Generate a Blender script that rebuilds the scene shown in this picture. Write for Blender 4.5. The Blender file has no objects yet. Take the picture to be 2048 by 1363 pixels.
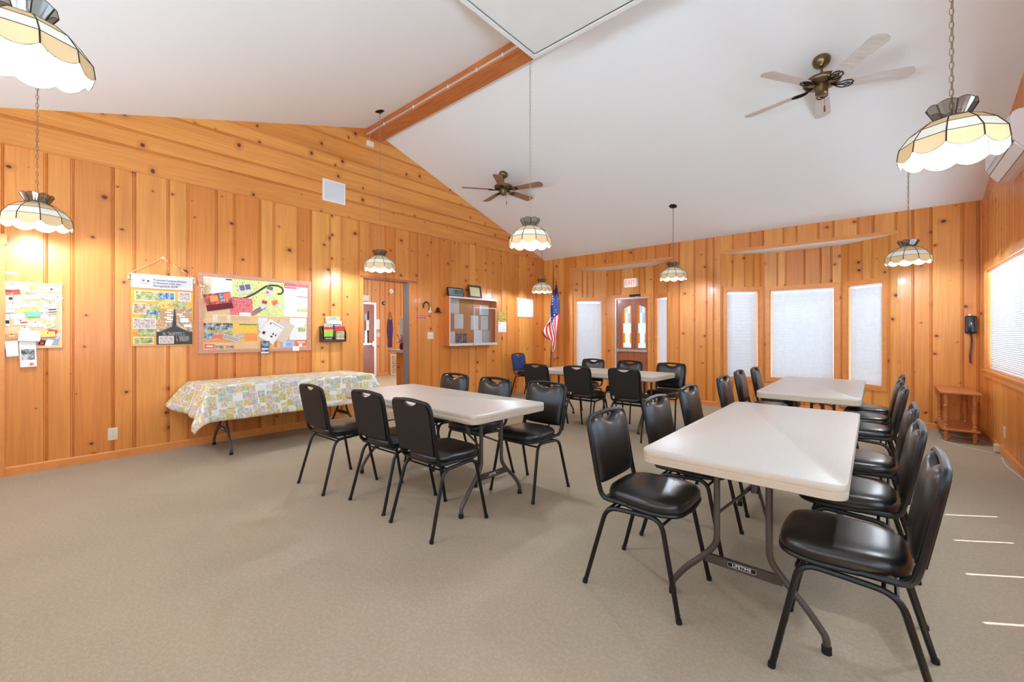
import bpy, bmesh, math, random
from mathutils import Vector, Matrix, Euler
random.seed(7)
C = bpy.context.scene.collection
sc = bpy.context.scene
PI = math.pi

# ---------------------------------------------------------------- camera
CAMZ = 1.277
cam = bpy.data.cameras.new('camera'); co = bpy.data.objects.new('camera', cam); C.objects.link(co)
cam.sensor_width = 36.0; cam.lens = 845.55 / 2048 * 36; cam.shift_y = -16.35 / 2048
cam.clip_start = 0.05; cam.clip_end = 200
co.location = (0, 0, CAMZ); co.rotation_euler = (PI / 2, 0, 0.716)
sc.camera = co
# ---------------------------------------------------------------- world, sun, exposure
w = bpy.data.worlds.new('world'); sc.world = w; w.use_nodes = True
wt = w.node_tree; bg = wt.nodes['Background']
tc_ = wt.nodes.new('ShaderNodeTexCoord'); sx_ = wt.nodes.new('ShaderNodeSeparateXYZ'); wt.links.new(tc_.outputs['Generated'], sx_.inputs[0])
rp_ = wt.nodes.new('ShaderNodeValToRGB'); e_ = rp_.color_ramp.elements       # sky above; lower half made brighter than the sky to light the ceiling
e_[0].position = 0.49; e_[0].color = (0.72, 0.94, 1.13, 1); e_[1].position = 0.51; e_[1].color = (0.65 * 0.36, 0.89 * 0.36, 1.13 * 0.36, 1)
mr_ = wt.nodes.new('ShaderNodeMapRange'); mr_.inputs['From Min'].default_value = -1; wt.links.new(sx_.outputs[2], mr_.inputs['Value'])
wt.links.new(mr_.outputs[0], rp_.inputs[0]); wt.links.new(rp_.outputs[0], bg.inputs[0]); bg.inputs[1].default_value = 12.5
sl = bpy.data.lights.new('sun', 'SUN'); sl.energy = 16.0; sl.angle = math.radians(0.53); sl.color = (1, 0.97, 0.92)
so = bpy.data.objects.new('sun', sl); C.objects.link(so)
SUN_FROM = Vector((0.826 * 0.485, 0.564 * 0.485, 0.875)).normalized()
so.rotation_euler = SUN_FROM.to_track_quat('Z', 'Y').to_euler(); so.location = (6, 6, 9)
sc.view_settings.view_transform = 'Standard'; sc.view_settings.look = 'None'
sc.view_settings.gamma = 1.0; sc.view_settings.use_curve_mapping = False
sc.view_settings.exposure = 0.12
sc.cycles.use_denoising = True
sc.cycles.max_bounces = 10; sc.cycles.diffuse_bounces = 7; sc.cycles.transparent_max_bounces = 16
sc.cycles.sample_clamp_indirect = 6.0
LAMP_W = 38.0
LAMP_COL = (0.85, 0.98, 1.10)

# ---------------------------------------------------------------- materials
def lin(c):
    f = lambda x: (x / 255 / 12.92) if x / 255 <= 0.04045 else ((x / 255 + 0.055) / 1.055) ** 2.4
    return (f(c[0]), f(c[1]), f(c[2]), 1)
class NT:
    def __init__(s, name):
        s.m = bpy.data.materials.new(name); s.m.use_nodes = True; s.t = s.m.node_tree
        s.b = s.t.nodes['Principled BSDF']; s.out = s.t.nodes['Material Output']
    def n(s, typ, **k):
        x = s.t.nodes.new(typ)
        for a, v in k.items():
            if hasattr(x, a) and not a.startswith('i_'): setattr(x, a, v)
        return x
    def l(s, a, b): s.t.links.new(a, b)
    def math(s, op, a, b=None, c=None):
        x = s.t.nodes.new('ShaderNodeMath'); x.operation = op
        for i, v in enumerate((a, b, c)):
            if v is None: continue
            if hasattr(v, 'node'): s.l(v, x.inputs[i])
            else: x.inputs[i].default_value = v
        return x.outputs[0]
    def mix(s, fac, a, b, mode='MIX'):
        x = s.t.nodes.new('ShaderNodeMix'); x.data_type = 'RGBA'; x.blend_type = mode
        for sock, v in ((x.inputs[0], fac), (x.inputs[6], a), (x.inputs[7], b)):
            if hasattr(v, 'node'): s.l(v, sock)
            else: sock.default_value = v
        return x.outputs[2]
    def noise(s, vec, scale, detail=3, rough=0.5, out=0):
        x = s.t.nodes.new('ShaderNodeTexNoise'); x.inputs['Scale'].default_value = scale
        x.inputs['Detail'].default_value = detail; x.inputs['Roughness'].default_value = rough
        if vec is not None: s.l(vec, x.inputs['Vector'])
        return x.outputs[out]
    def ramp(s, fac, stops):
        x = s.t.nodes.new('ShaderNodeValToRGB'); e = x.color_ramp.elements
        while len(e) < len(stops): e.new(0.5)
        for i, (p, c) in enumerate(stops): e[i].position = p; e[i].color = c
        s.l(fac, x.inputs[0]); return x.outputs[0]
    def coord(s, which='Object', scale=(1, 1, 1)):
        tc = s.t.nodes.new('ShaderNodeTexCoord'); mp = s.t.nodes.new('ShaderNodeMapping')
        mp.inputs['Scale'].default_value = scale; s.l(tc.outputs[which], mp.inputs[0]); return mp.outputs[0]
    def bump(s, h, strength=0.3, dist=0.002):
        x = s.t.nodes.new('ShaderNodeBump'); x.inputs['Strength'].default_value = strength
        x.inputs['Distance'].default_value = dist; s.l(h, x.inputs['Height']); s.l(x.outputs[0], s.b.inputs['Normal'])
    def set(s, rough=0.5, metal=0.0, spec=0.5, coat=0.0):
        s.b.inputs['Roughness'].default_value = rough; s.b.inputs['Metallic'].default_value = metal
        s.b.inputs['Specular IOR Level'].default_value = spec; s.b.inputs['Coat Weight'].default_value = coat
        s.b.inputs['Coat Roughness'].default_value = 0.12
M = {}
def mat(name, col, rough=0.5, metal=0.0, spec=0.5, var=0.06, scale=8.0, coat=0.0, bump=0.0):
    """a painted / moulded surface: base colour with a little procedural mottling"""
    k = NT(name); k.set(rough, metal, spec, coat)
    c = lin(col); d = tuple(max(0, x * (1 - var * 2)) for x in c[:3]) + (1,)
    n = k.noise(k.coord(), scale, 4)
    k.l(k.mix(n, c, d), k.b.inputs['Base Color'])
    if bump: k.bump(k.noise(k.coord(), scale * 12, 3), bump, 0.0015)
    M[name] = k.m; return k.m

def wood_boards(name, light, dark, rough=0.36, coat=0.12):
    k = NT(name); k.set(rough, 0, 0.5, coat)
    uv = k.t.nodes.new('ShaderNodeUVMap'); uv.uv_map = 'UVMap'
    at = k.t.nodes.new('ShaderNodeAttribute'); at.attribute_name = 'board'
    sep = k.t.nodes.new('ShaderNodeSeparateXYZ'); k.l(at.outputs['Vector'], sep.inputs[0])
    rnd, bead = sep.outputs[0], sep.outputs[1]
    suv = k.t.nodes.new('ShaderNodeSeparateXYZ'); k.l(uv.outputs[0], suv.inputs[0])
    def vec(su, sv, o1, o2):
        cb = k.t.nodes.new('ShaderNodeCombineXYZ')
        k.l(k.math('MULTIPLY_ADD', suv.outputs[0], su, k.math('MULTIPLY', rnd, o1)), cb.inputs[0])
        k.l(k.math('MULTIPLY_ADD', suv.outputs[1], sv, k.math('MULTIPLY', rnd, o2)), cb.inputs[1])
        return cb.outputs[0]
    base = k.ramp(rnd, [(0, lin(dark)), (0.55, lin(tuple((a + b) / 2 for a, b in zip(light, dark)))), (1, lin(light))])
    grain = k.noise(vec(55, 1.6, 31, 57), 1.0, 4, 0.6)
    g2 = k.ramp(grain, [(0.35, (0.80, 0.73, 0.66, 1)), (0.62, (1, 1, 1, 1))])
    c = k.mix(0.7, base, g2, 'MULTIPLY')
    # broad streaks of heartwood
    big = k.noise(vec(7, 0.5, 13, 91), 1.0, 2)
    c = k.mix(k.ramp(big, [(0.45, (0, 0, 0, 1)), (0.75, (0.5, 0.5, 0.5, 1))]), c, lin(tuple(x * 0.86 for x in dark)))
    # knots
    warp = k.noise(vec(9, 9, 3, 5), 1.0, 2, 0.5, 1)
    kv = k.t.nodes.new('ShaderNodeVectorMath'); kv.operation = 'MULTIPLY_ADD'
    k.l(warp, kv.inputs[0]); kv.inputs[1].default_value = (0.10, 0.10, 0); k.l(vec(3.3, 4.2, 77, 41), kv.inputs[2])
    vo = k.t.nodes.new('ShaderNodeTexVoronoi'); vo.voronoi_dimensions = '2D'; vo.inputs['Scale'].default_value = 1.0
    k.l(kv.outputs[0], vo.inputs['Vector'])
    vc = k.t.nodes.new('ShaderNodeSeparateXYZ'); k.l(vo.outputs['Color'], vc.inputs[0])
    rad = k.math('MULTIPLY', k.math('POWER', vc.outputs[0], 1.4), 0.115)
    rel = k.math('DIVIDE', vo.outputs['Distance'], k.math('ADD', rad, 0.004))
    big_only = k.math('GREATER_THAN', vc.outputs[1], 0.30)
    km = k.math('MULTIPLY', k.ramp(rel, [(0.52, (1, 1, 1, 1)), (0.85, (0, 0, 0, 1))]), big_only)
    halo = k.math('MULTIPLY', k.ramp(rel, [(0.3, (0.75, 0.75, 0.75, 1)), (1.0, (0, 0, 0, 1))]), big_only)
    relh = k.math('MULTIPLY', rel, 0.42)
    halo = k.math('MULTIPLY', k.ramp(relh, [(0.3, (0.55, 0.55, 0.55, 1)), (1.0, (0, 0, 0, 1))]), big_only)
    c = k.mix(halo, c, lin((186, 98, 42)))
    c = k.mix(km, c, lin((92, 44, 20)))
    # the beaded tongue between boards is tinted darker and redder
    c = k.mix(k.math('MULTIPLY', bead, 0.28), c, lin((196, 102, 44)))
    k.l(c, k.b.inputs['Base Color'])
    k.bump(grain, 0.08, 0.001)
    M[name] = k.m; return k.m
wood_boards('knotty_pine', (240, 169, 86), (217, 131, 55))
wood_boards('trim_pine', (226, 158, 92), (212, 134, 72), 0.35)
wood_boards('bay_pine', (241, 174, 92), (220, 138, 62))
def wood(name, a, b, rough=0.4, scale=(4, 40, 40), coat=0.1):
    k = NT(name); k.set(rough, 0, 0.5, coat)
    n = k.noise(k.coord('Object', scale), 1.0, 4, 0.6)
    k.l(k.ramp(n, [(0.3, lin(a)), (0.7, lin(b))]), k.b.inputs['Base Color']); k.bump(n, 0.1, 0.001)
    M[name] = k.m
wood('casing', (216, 138, 68), (228, 150, 78), 0.4, (3, 14, 14))
wood('mahogany', (146, 78, 50), (174, 100, 66), 0.35, (30, 30, 3))
wood('stand_wood', (178, 104, 56), (202, 128, 74), 0.35)
wood('orange_side', (180, 92, 36), (206, 118, 56), 0.35, (30, 30, 3))
wood('brown_frame', (62, 40, 28), (84, 56, 38), 0.4)
wood('washed_oak', (196, 190, 180), (216, 211, 202), 0.45, (3, 40, 40))
wood('grey_oak', (128, 106, 86), (158, 134, 110), 0.5, (3, 40, 40))
wood('beam_wood', (170, 92, 44), (206, 128, 72), 0.4, (3, 30, 30))
wood('cork_frame', (222, 186, 134), (236, 204, 156), 0.5)
wood('pink_frame', (192, 136, 112), (206, 152, 126), 0.5)
def carpet():
    k = NT('carpet'); k.set(0.95, 0, 0.1)
    v = k.coord('Object'); n1 = k.noise(v, 260, 3, 0.7); n2 = k.noise(v, 1.3, 3); n3 = k.noise(v, 60, 2)
    c = k.ramp(n1, [(0.3, lin((146, 132, 110))), (0.7, lin((190, 175, 150)))])
    c = k.mix(k.ramp(n2, [(0.4, (0, 0, 0, 1)), (0.7, (0.35, 0.35, 0.35, 1))]), c, lin((150, 138, 122)))
    c = k.mix(k.ramp(n3, [(0.45, (0, 0, 0, 1)), (0.6, (0.25, 0.25, 0.25, 1))]), c, lin((186, 175, 160)))
    k.l(c, k.b.inputs['Base Color']); k.bump(n1, 0.5, 0.004); M['carpet'] = k.m
carpet()
mat('ceiling_paint', (240, 243, 242), 0.9, var=0.012, scale=1.2, bump=0.05, spec=0.2)
mat('duct_paint', (226, 225, 219), 0.85, var=0.05, scale=5, bump=0.12, spec=0.2)
mat('vinyl_floor', (206, 196, 176), 0.35, var=0.06, scale=6)
mat('black_metal', (20, 19, 19), 0.38, 0.2, 0.5, 0.1)
mat('vinyl', (27, 25, 24), 0.30, 0, 0.6, 0.12, 14, bump=0.12)
mat('vinyl_back', (24, 22, 21), 0.55, 0, 0.4, 0.1)
mat('blue_fabric', (46, 62, 118), 0.75, 0, 0.3, 0.1, 30)
mat('grey_metal', (92, 84, 78), 0.42, 0.35, 0.5, 0.08)
mat('rubber', (16, 15, 15), 0.7)
mat('bronze', (134, 116, 86), 0.28, 0.85, 0.5, 0.2, 18)
mat('dark_bronze', (58, 54, 50), 0.3, 0.8, 0.5, 0.3, 25)
mat('chain_metal', (164, 154, 134), 0.35, 0.8)
mat('came', (46, 40, 32), 0.5, 0.5)
mat('white_plastic', (240, 241, 242), 0.4, var=0.02)
mat('cream_plastic', (226, 214, 186), 0.45, var=0.03)
mat('black_plastic', (18, 20, 22), 0.25)
mat('navy_plastic', (16, 30, 42), 0.14, spec=0.7)
mat('aluminium', (206, 208, 212), 0.3, 0.8, var=0.03)
mat('rail_silver', (222, 222, 224), 0.35, 0.3, var=0.03)
mat('red', (206, 40, 46), 0.6); mat('flag_white', (236, 228, 222), 0.7, var=0.03)
mat('gold', (190, 140, 60), 0.3, 0.8); mat('purple_cloth', (92, 58, 104), 0.85)
mat('dark_void', (40, 34, 30), 0.8); mat('jamb_paint', (140, 122, 118), 0.5, var=0.04)
mat('slot', (30, 28, 26), 0.6); mat('pink_cloth', (206, 150, 150), 0.8)
mat('string_green', (66, 82, 52), 0.8); mat('cable_white', (222, 218, 206), 0.5)
mat('crossbar', (84, 78, 72), 0.4, 0.4)
def tabletop():
    k = NT('table_plastic'); k.set(0.38, 0, 0.45)
    v = k.coord('Object'); n = k.noise(k.coord('Object', (30, 6, 30)), 3, 5, 0.7); n2 = k.noise(v, 320, 2)
    c = k.mix(n, lin((198, 191, 182)), lin((186, 177, 166)))
    c = k.mix(k.ramp(n2, [(0.42, (0.25, 0.25, 0.25, 1)), (0.56, (0, 0, 0, 1))]), c, lin((190, 176, 160)))
    k.l(c, k.b.inputs['Base Color']); k.bump(n2, 0.08, 0.0008); M['table_plastic'] = k.m
tabletop(); mat('table_edge', (204, 188, 166), 0.45, var=0.08, scale=30)
def glassy(name, col, transl=0.65, rough=0.25):
    """art glass: part of the light goes through, part is scattered back"""
    k = NT(name); t = k.t; c = lin(col)
    n = k.noise(k.coord('Object', (1, 1, 1)), 14, 4, 0.6)
    cc = k.mix(n, c, tuple(x * 0.8 for x in c[:3]) + (1,))
    tr = t.nodes.new('ShaderNodeBsdfTranslucent'); df = t.nodes.new('ShaderNodeBsdfDiffuse'); gl = t.nodes.new('ShaderNodeBsdfGlossy')
    k.l(cc, tr.inputs[0]); k.l(cc, df.inputs[0]); gl.inputs['Roughness'].default_value = rough
    a = t.nodes.new('ShaderNodeMixShader'); a.inputs[0].default_value = transl; k.l(df.outputs[0], a.inputs[1]); k.l(tr.outputs[0], a.inputs[2])
    b = t.nodes.new('ShaderNodeMixShader'); b.inputs[0].default_value = 0.06; k.l(a.outputs[0], b.inputs[1]); k.l(gl.outputs[0], b.inputs[2])
    k.l(b.outputs[0], k.out.inputs[0]); M[name] = k.m
glassy('glass_amber', (218, 186, 140), 0.010); glassy('glass_cream', (222, 214, 192), 0.012); glassy('glass_frost', (218, 216, 200), 0.016)
glassy('blind', (232, 232, 234), 0.03, 0.4); glassy('diffuser_sheet', (244, 246, 248), 0.6); glassy('stain_white', (236, 240, 236), 0.3); glassy('stain_gold', (240, 178, 50), 0.3); glassy('stain_blue', (196, 214, 240), 0.3)
def clear(name, tint=(255, 255, 255), gloss=0.08, rough=0.02):
    k = NT(name); t = k.t
    tp = t.nodes.new('ShaderNodeBsdfTransparent'); tp.inputs[0].default_value = lin(tint)
    gl = t.nodes.new('ShaderNodeBsdfGlossy'); gl.inputs['Roughness'].default_value = rough
    a = t.nodes.new('ShaderNodeMixShader'); a.inputs[0].default_value = gloss
    k.l(tp.outputs[0], a.inputs[1]); k.l(gl.outputs[0], a.inputs[2]); k.l(a.outputs[0], k.out.inputs[0]); M[name] = k.m
clear('pane', (245, 250, 252)); clear('smoke_glass', (150, 166, 168), 0.2, 0.15); clear('clear_bag', (214, 208, 204), 0.2, 0.1)
def emit(name, col, s):
    k = NT(name); k.b.inputs['Base Color'].default_value = lin(col); k.b.inputs['Emission Color'].default_value = lin(col)
    k.b.inputs['Emission Strength'].default_value = s; M[name] = k.m
emit('bulb', (255, 240, 214), 8.0); emit('exit_face', (255, 236, 226), 0.35); emit('exit_letters', (255, 70, 60), 1.3)
def lines(name, paper, ink, period=0.012, amt=0.5, axis=2):
    """a sheet with rows of small print"""
    k = NT(name); k.set(0.75, 0, 0.3); tc = k.t.nodes.new('ShaderNodeTexCoord'); sp = k.t.nodes.new('ShaderNodeSeparateXYZ')
    k.l(tc.outputs['Object'], sp.inputs[0])
    row = k.math('LESS_THAN', k.math('FRACT', k.math('MULTIPLY', sp.outputs[axis], 1 / period)), 0.42)
    n = k.noise(k.coord('Object', (1, 1, 0.3)), 90, 2)
    words = k.math('GREATER_THAN', n, 0.42)
    f = k.math('MULTIPLY', k.math('MULTIPLY', row, words), amt)
    k.l(k.mix(f, lin(paper), lin(ink)), k.b.inputs['Base Color']); M[name] = k.m
def photo(name, cols, scale=22, sky=None):
    """a printed photograph: blotches of its colours"""
    k = NT(name); k.set(0.35, 0, 0.45)
    n = k.noise(k.coord('Object'), scale, 6, 0.75)
    st = [(0.30 + 0.4 * i / max(1, len(cols) - 1), lin(c)) for i, c in enumerate(cols)]
    k.l(k.ramp(n, st), k.b.inputs['Base Color']); M[name] = k.m
lines('print_white', (238, 234, 228), (120, 116, 124)); lines('print_cream', (234, 216, 180), (150, 116, 84), 0.010, 0.45)
lines('print_tan', (226, 190, 146), (150, 104, 70), 0.009, 0.5); lines('print_yellow', (240, 196, 92), (150, 110, 40), 0.012, 0.3)
lines('print_pink', (214, 66, 78), (246, 196, 196), 0.016, 0.75); lines('print_green', (176, 208, 98), (60, 90, 40), 0.012, 0.35)
lines('print_dark', (58, 54, 52), (220, 214, 206), 0.014, 0.75); lines('print_fine', (240, 238, 234), (176, 168, 172), 0.008, 0.5)
lines('print_cert', (232, 226, 178), (120, 110, 80), 0.022, 0.5); lines('print_blue', (150, 186, 226), (40, 60, 110), 0.014, 0.4)
for n_, c_ in dict(paper=(240, 236, 228), paper_grey=(206, 200, 194), paper_beige=(214, 196, 176), card_orange=(238, 150, 92), card_coral=(232, 118, 88),
                   card_yellow=(244, 206, 112), card_green=(160, 206, 84), card_teal=(122, 198, 168), card_red=(204, 62, 58), card_blue=(122, 168, 218),
                   card_maroon=(112, 34, 40), card_white=(234, 232, 228), ink=(44, 40, 40), road=(72, 70, 70), cork_dark=(60, 44, 36),
                   map_green=(206, 212, 128), map_grey=(128, 124, 130), roof_grey=(116, 112, 120), tan_ground=(190, 150, 104),
                   header_grey=(212, 208, 212), poster_orange=(236, 176, 74), orange_line=(214, 96, 60), leaf=(70, 120, 50)).items():
    mat(n_, c_, 0.7, spec=0.3, var=0.03)
photo('ph_green', [(70, 88, 44), (140, 150, 84), (196, 186, 130), (222, 214, 190)]); photo('ph_brown', [(96, 70, 50), (160, 124, 92), (206, 178, 148), (226, 208, 186)], 30)
photo('ph_crowd', [(90, 70, 66), (170, 138, 124), (216, 204, 198), (186, 110, 96)], 60); photo('ph_red', [(40, 14, 12), (120, 34, 24), (206, 90, 60), (230, 170, 150)], 18)
photo('ph_blue', [(20, 26, 40), (60, 80, 120), (160, 180, 206), (230, 230, 236)], 24); photo('ph_gold', [(90, 70, 20), (206, 150, 40), (240, 206, 120), (120, 60, 30)], 26)
photo('ph_dark', [(22, 20, 24), (52, 50, 58), (110, 110, 124), (200, 200, 206)], 20); photo('ph_black', [(16, 14, 14), (40, 38, 38), (190, 186, 180), (240, 238, 232)], 16)
photo('ph_flower', [(40, 36, 40), (110, 104, 60), (220, 190, 90), (190, 130, 150)], 26); photo('map_field', [(168, 190, 90), (206, 214, 124), (222, 220, 150), (150, 180, 90)], 26); photo('cork', [(200, 150, 100), (222, 176, 124), (232, 192, 142), (210, 160, 110)], 120)
photo('cork_cab', [(170, 104, 62), (190, 122, 76), (200, 134, 88), (180, 112, 68)], 120)
def cloth_print():
    k = NT('patchwork_print'); k.set(0.6, 0, 0.35)
    uv = k.t.nodes.new('ShaderNodeUVMap'); uv.uv_map = 'UVMap'
    vo = k.t.nodes.new('ShaderNodeTexVoronoi'); vo.distance = 'CHEBYCHEV'; vo.inputs['Scale'].default_value = 14.0; vo.inputs['Randomness'].default_value = 0.55
    k.l(uv.outputs[0], vo.inputs['Vector']); sp = k.t.nodes.new('ShaderNodeSeparateXYZ'); k.l(vo.outputs['Color'], sp.inputs[0])
    r = k.t.nodes.new('ShaderNodeValToRGB'); r.color_ramp.interpolation = 'CONSTANT'; e = r.color_ramp.elements
    pal = [(206, 208, 134), (226, 220, 208), (190, 200, 216), (232, 204, 150), (228, 204, 198), (200, 214, 204), (230, 222, 160), (214, 210, 220)]
    while len(e) < len(pal): e.new(0.5)
    for i, c in enumerate(pal): e[i].position = i / len(pal); e[i].color = lin(c)
    k.l(sp.outputs[0], r.inputs[0])
    det = k.noise(uv.outputs[0], 42, 4, 0.7)
    c = k.mix(k.ramp(det, [(0.46, (0, 0, 0, 1)), (0.56, (0.6, 0.6, 0.6, 1))]), r.outputs[0], lin((150, 158, 90)))
    c = k.mix(k.ramp(k.noise(uv.outputs[0], 26, 3), [(0.55, (0, 0, 0, 1)), (0.62, (0.6, 0.6, 0.6, 1))]), c, lin((224, 150, 110)))
    edge = k.ramp(vo.outputs['Distance'], [(0.47, (0, 0, 0, 1)), (0.51, (1, 1, 1, 1))])
    c = k.mix(edge, c, lin((232, 232, 224)))
    k.l(c, k.b.inputs['Base Color']); M['patchwork_print'] = k.m
cloth_print()
def stars():
    k = NT('star_field'); k.set(0.7); vo = k.t.nodes.new('ShaderNodeTexVoronoi'); vo.inputs['Scale'].default_value = 17; vo.inputs['Randomness'].default_value = 0.3
    k.l(k.coord('Object'), vo.inputs['Vector'])
    k.l(k.mix(k.ramp(vo.outputs['Distance'], [(0.22, (1, 1, 1, 1)), (0.27, (0, 0, 0, 1))]), lin((34, 40, 92)), lin((236, 236, 240))), k.b.inputs['Base Color']); M['star_field'] = k.m
stars()
def rope():
    k = NT('rope'); k.set(0.7); wv = k.t.nodes.new('ShaderNodeTexWave'); wv.bands_direction = 'DIAGONAL'; wv.inputs['Scale'].default_value = 26
    k.l(k.coord('Object'), wv.inputs['Vector'])
    k.l(k.ramp(wv.outputs['Fac'], [(0.4, lin((196, 120, 50))), (0.6, lin((244, 226, 180)))]), k.b.inputs['Base Color']); M['rope'] = k.m
rope()

# ---------------------------------------------------------------- mesh helpers
def fillet(pts, r, n=5):
    """round the corners of an open polyline"""
    P = [Vector(p) for p in pts]; out = [P[0]]
    for i in range(1, len(P) - 1):
        a, b, c = P[i - 1], P[i], P[i + 1]; u = (a - b); v = (c - b); rr = min(r, u.length * 0.49, v.length * 0.49)
        p0 = b + u.normalized() * rr; p1 = b + v.normalized() * rr
        for j in range(n + 1):
            t = j / n; out.append(p0 * (1 - t) ** 2 + b * 2 * t * (1 - t) + p1 * t * t)
    out.append(P[-1]); return out
class MB:
    def __init__(s): s.bm = bmesh.new()
    def face(s, pts, mi=0):
        f = s.bm.faces.new([s.bm.verts.new(p) for p in pts]); f.material_index = mi; return f
    def box(s, c, d, rot=None, mi=0):
        c = Vector(c); R = rot or Matrix.Identity(3); x, y, z = d[0] / 2, d[1] / 2, d[2] / 2
        V = [s.bm.verts.new(c + R @ Vector(p)) for p in ((-x, -y, -z), (x, -y, -z), (x, y, -z), (-x, y, -z), (-x, -y, z), (x, -y, z), (x, y, z), (-x, y, z))]
        for q in ((3, 2, 1, 0), (4, 5, 6, 7), (0, 1, 5, 4), (1, 2, 6, 5), (2, 3, 7, 6), (3, 0, 4, 7)):
            s.bm.faces.new([V[i] for i in q]).material_index = mi
    def bb(s, a, b, mi=0):
        s.box([(a[i] + b[i]) / 2 for i in range(3)], [abs(b[i] - a[i]) for i in range(3)], mi=mi)
    def tube(s, pts, r, seg=8, closed=False, mi=0, cap=True):
        P = [Vector(p) for p in pts]; n = len(P); rings = []; up = None
        R = r if isinstance(r, (list, tuple)) else [r] * n
        for i in range(n):
            if closed: t = (P[(i + 1) % n] - P[i - 1])
            else: t = P[min(i + 1, n - 1)] - P[max(i - 1, 0)]
            if t.length < 1e-9: t = Vector((0, 0, 1))
            t.normalize()
            if up is None:
                up = Vector((0, 0, 1)) if abs(t.z) < 0.9 else Vector((1, 0, 0))
            a = (up - t * up.dot(t))
            if a.length < 1e-6: a = t.orthogonal()
            a.normalize(); up = a; b = t.cross(a)
            rings.append([s.bm.verts.new(P[i] + (a * math.cos(2 * PI * k / seg) + b * math.sin(2 * PI * k / seg)) * R[i]) for k in range(seg)])
        m = n if closed else n - 1
        for i in range(m):
            A, B = rings[i], rings[(i + 1) % n]
            for k in range(seg):
                s.bm.faces.new([A[k], A[(k + 1) % seg], B[(k + 1) % seg], B[k]]).material_index = mi
        if cap and not closed:
            s.bm.faces.new(list(reversed(rings[0]))).material_index = mi; s.bm.faces.new(rings[-1]).material_index = mi
    def lathe(s, prof, n=20, c=(0, 0, 0), mi=0, rot=None):
        c = Vector(c); R = rot or Matrix.Identity(3); rings = []
        for r, z in prof:
            rings.append([s.bm.verts.new(c + R @ Vector((max(r, 1e-5) * math.cos(2 * PI * k / n), max(r, 1e-5) * math.sin(2 * PI * k / n), z))) for k in range(n)])
        for A, B in zip(rings, rings[1:]):
            for k in range(n): s.bm.faces.new([A[k], A[(k + 1) % n], B[(k + 1) % n], B[k]]).material_index = mi
        s.bm.faces.new(list(reversed(rings[0]))).material_index = mi; s.bm.faces.new(rings[-1]).material_index = mi
    def prism(s, outline, z0, z1, T=None, mi=0):
        T = T or (lambda p: Vector(p)); A = [s.bm.verts.new(T((x, y, z0))) for x, y in outline]; B = [s.bm.verts.new(T((x, y, z1))) for x, y in outline]
        n = len(A); s.bm.faces.new(list(reversed(A))).material_index = mi; s.bm.faces.new(B).material_index = mi
        for i in range(n): s.bm.faces.new([A[i], A[(i + 1) % n], B[(i + 1) % n], B[i]]).material_index = mi
    def pillow(s, outline, prof, T=None, mi=0):
        """outline of (x,y); prof of (inset, height); closes both ends"""
        T = T or (lambda p: Vector(p)); cx = sum(p[0] for p in outline) / len(outline); cy = sum(p[1] for p in outline) / len(outline)
        rings = []
        for ins, h in prof:
            ring = []
            for x, y in outline:
                dx, dy = x - cx, y - cy; L = math.hypot(dx, dy); f = max(0.0, (L - ins) / L)
                ring.append(s.bm.verts.new(T((cx + dx * f, cy + dy * f, h))))
            rings.append(ring)
        n = len(outline)
        for A, B in zip(rings, rings[1:]):
            for k in range(n): s.bm.faces.new([A[k], A[(k + 1) % n], B[(k + 1) % n], B[k]]).material_index = mi
        s.bm.faces.new(list(reversed(rings[0]))).material_index = mi
        c = s.bm.verts.new(T((cx, cy, prof[-1][1] + (prof[-1][2] if len(prof[-1]) > 2 else 0)))) if False else None
        s.bm.faces.new(rings[-1]).material_index = mi
    def build(s, name, mats, parent=None, smooth=False, ang=38):
        bmesh.ops.recalc_face_normals(s.bm, faces=s.bm.faces[:])
        if smooth:
            for f in s.bm.faces: f.smooth = True
            for e in s.bm.edges:
                if len(e.link_faces) == 2 and e.calc_face_angle(0) > math.radians(ang): e.smooth = False
        me = bpy.data.meshes.new(name); s.bm.to_mesh(me); s.bm.free()
        for m in (mats if isinstance(mats, (list, tuple)) else [mats]): me.materials.append(M[m] if isinstance(m, str) else m)
        o = bpy.data.objects.new(name, me); C.objects.link(o)
        if parent: o.parent = parent
        return o
def rrect(w, h, r, n=5, cx=0, cy=0):
    out = []
    for sx, sy, a0 in ((1, 1, 0), (-1, 1, 90), (-1, -1, 180), (1, -1, 270)):
        for i in range(n + 1):
            a = math.radians(a0 + 90 * i / n); out.append((cx + sx * (w / 2 - r) + r * math.cos(a), cy + sy * (h / 2 - r) + r * math.sin(a)))
    return out
def tag(o, label, cat, group=None, kind=None):
    o['label'] = label; o['category'] = cat
    if group: o['group'] = group
    if kind: o['kind'] = kind
    return o
def thing(name, label, cat, loc=(0, 0, 0), rot=(0, 0, 0), group=None):
    o = bpy.data.objects.new(name, None); C.objects.link(o); o.location = loc; o.rotation_euler = rot; o.empty_display_size = 0.1
    return tag(o, label, cat, group)
def struct(o): o['kind'] = 'structure'; return o
def dup(root, loc, rot, label, group=None, name=None):
    r = root.copy(); C.objects.link(r); r.location = loc; r.rotation_euler = rot; r['label'] = label
    if group: r['group'] = group
    for ch in list(root.children):
        c = ch.copy(); C.objects.link(c); c.parent = r
        for g in ch.children:
            d = g.copy(); C.objects.link(d); d.parent = c
    return r
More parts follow.
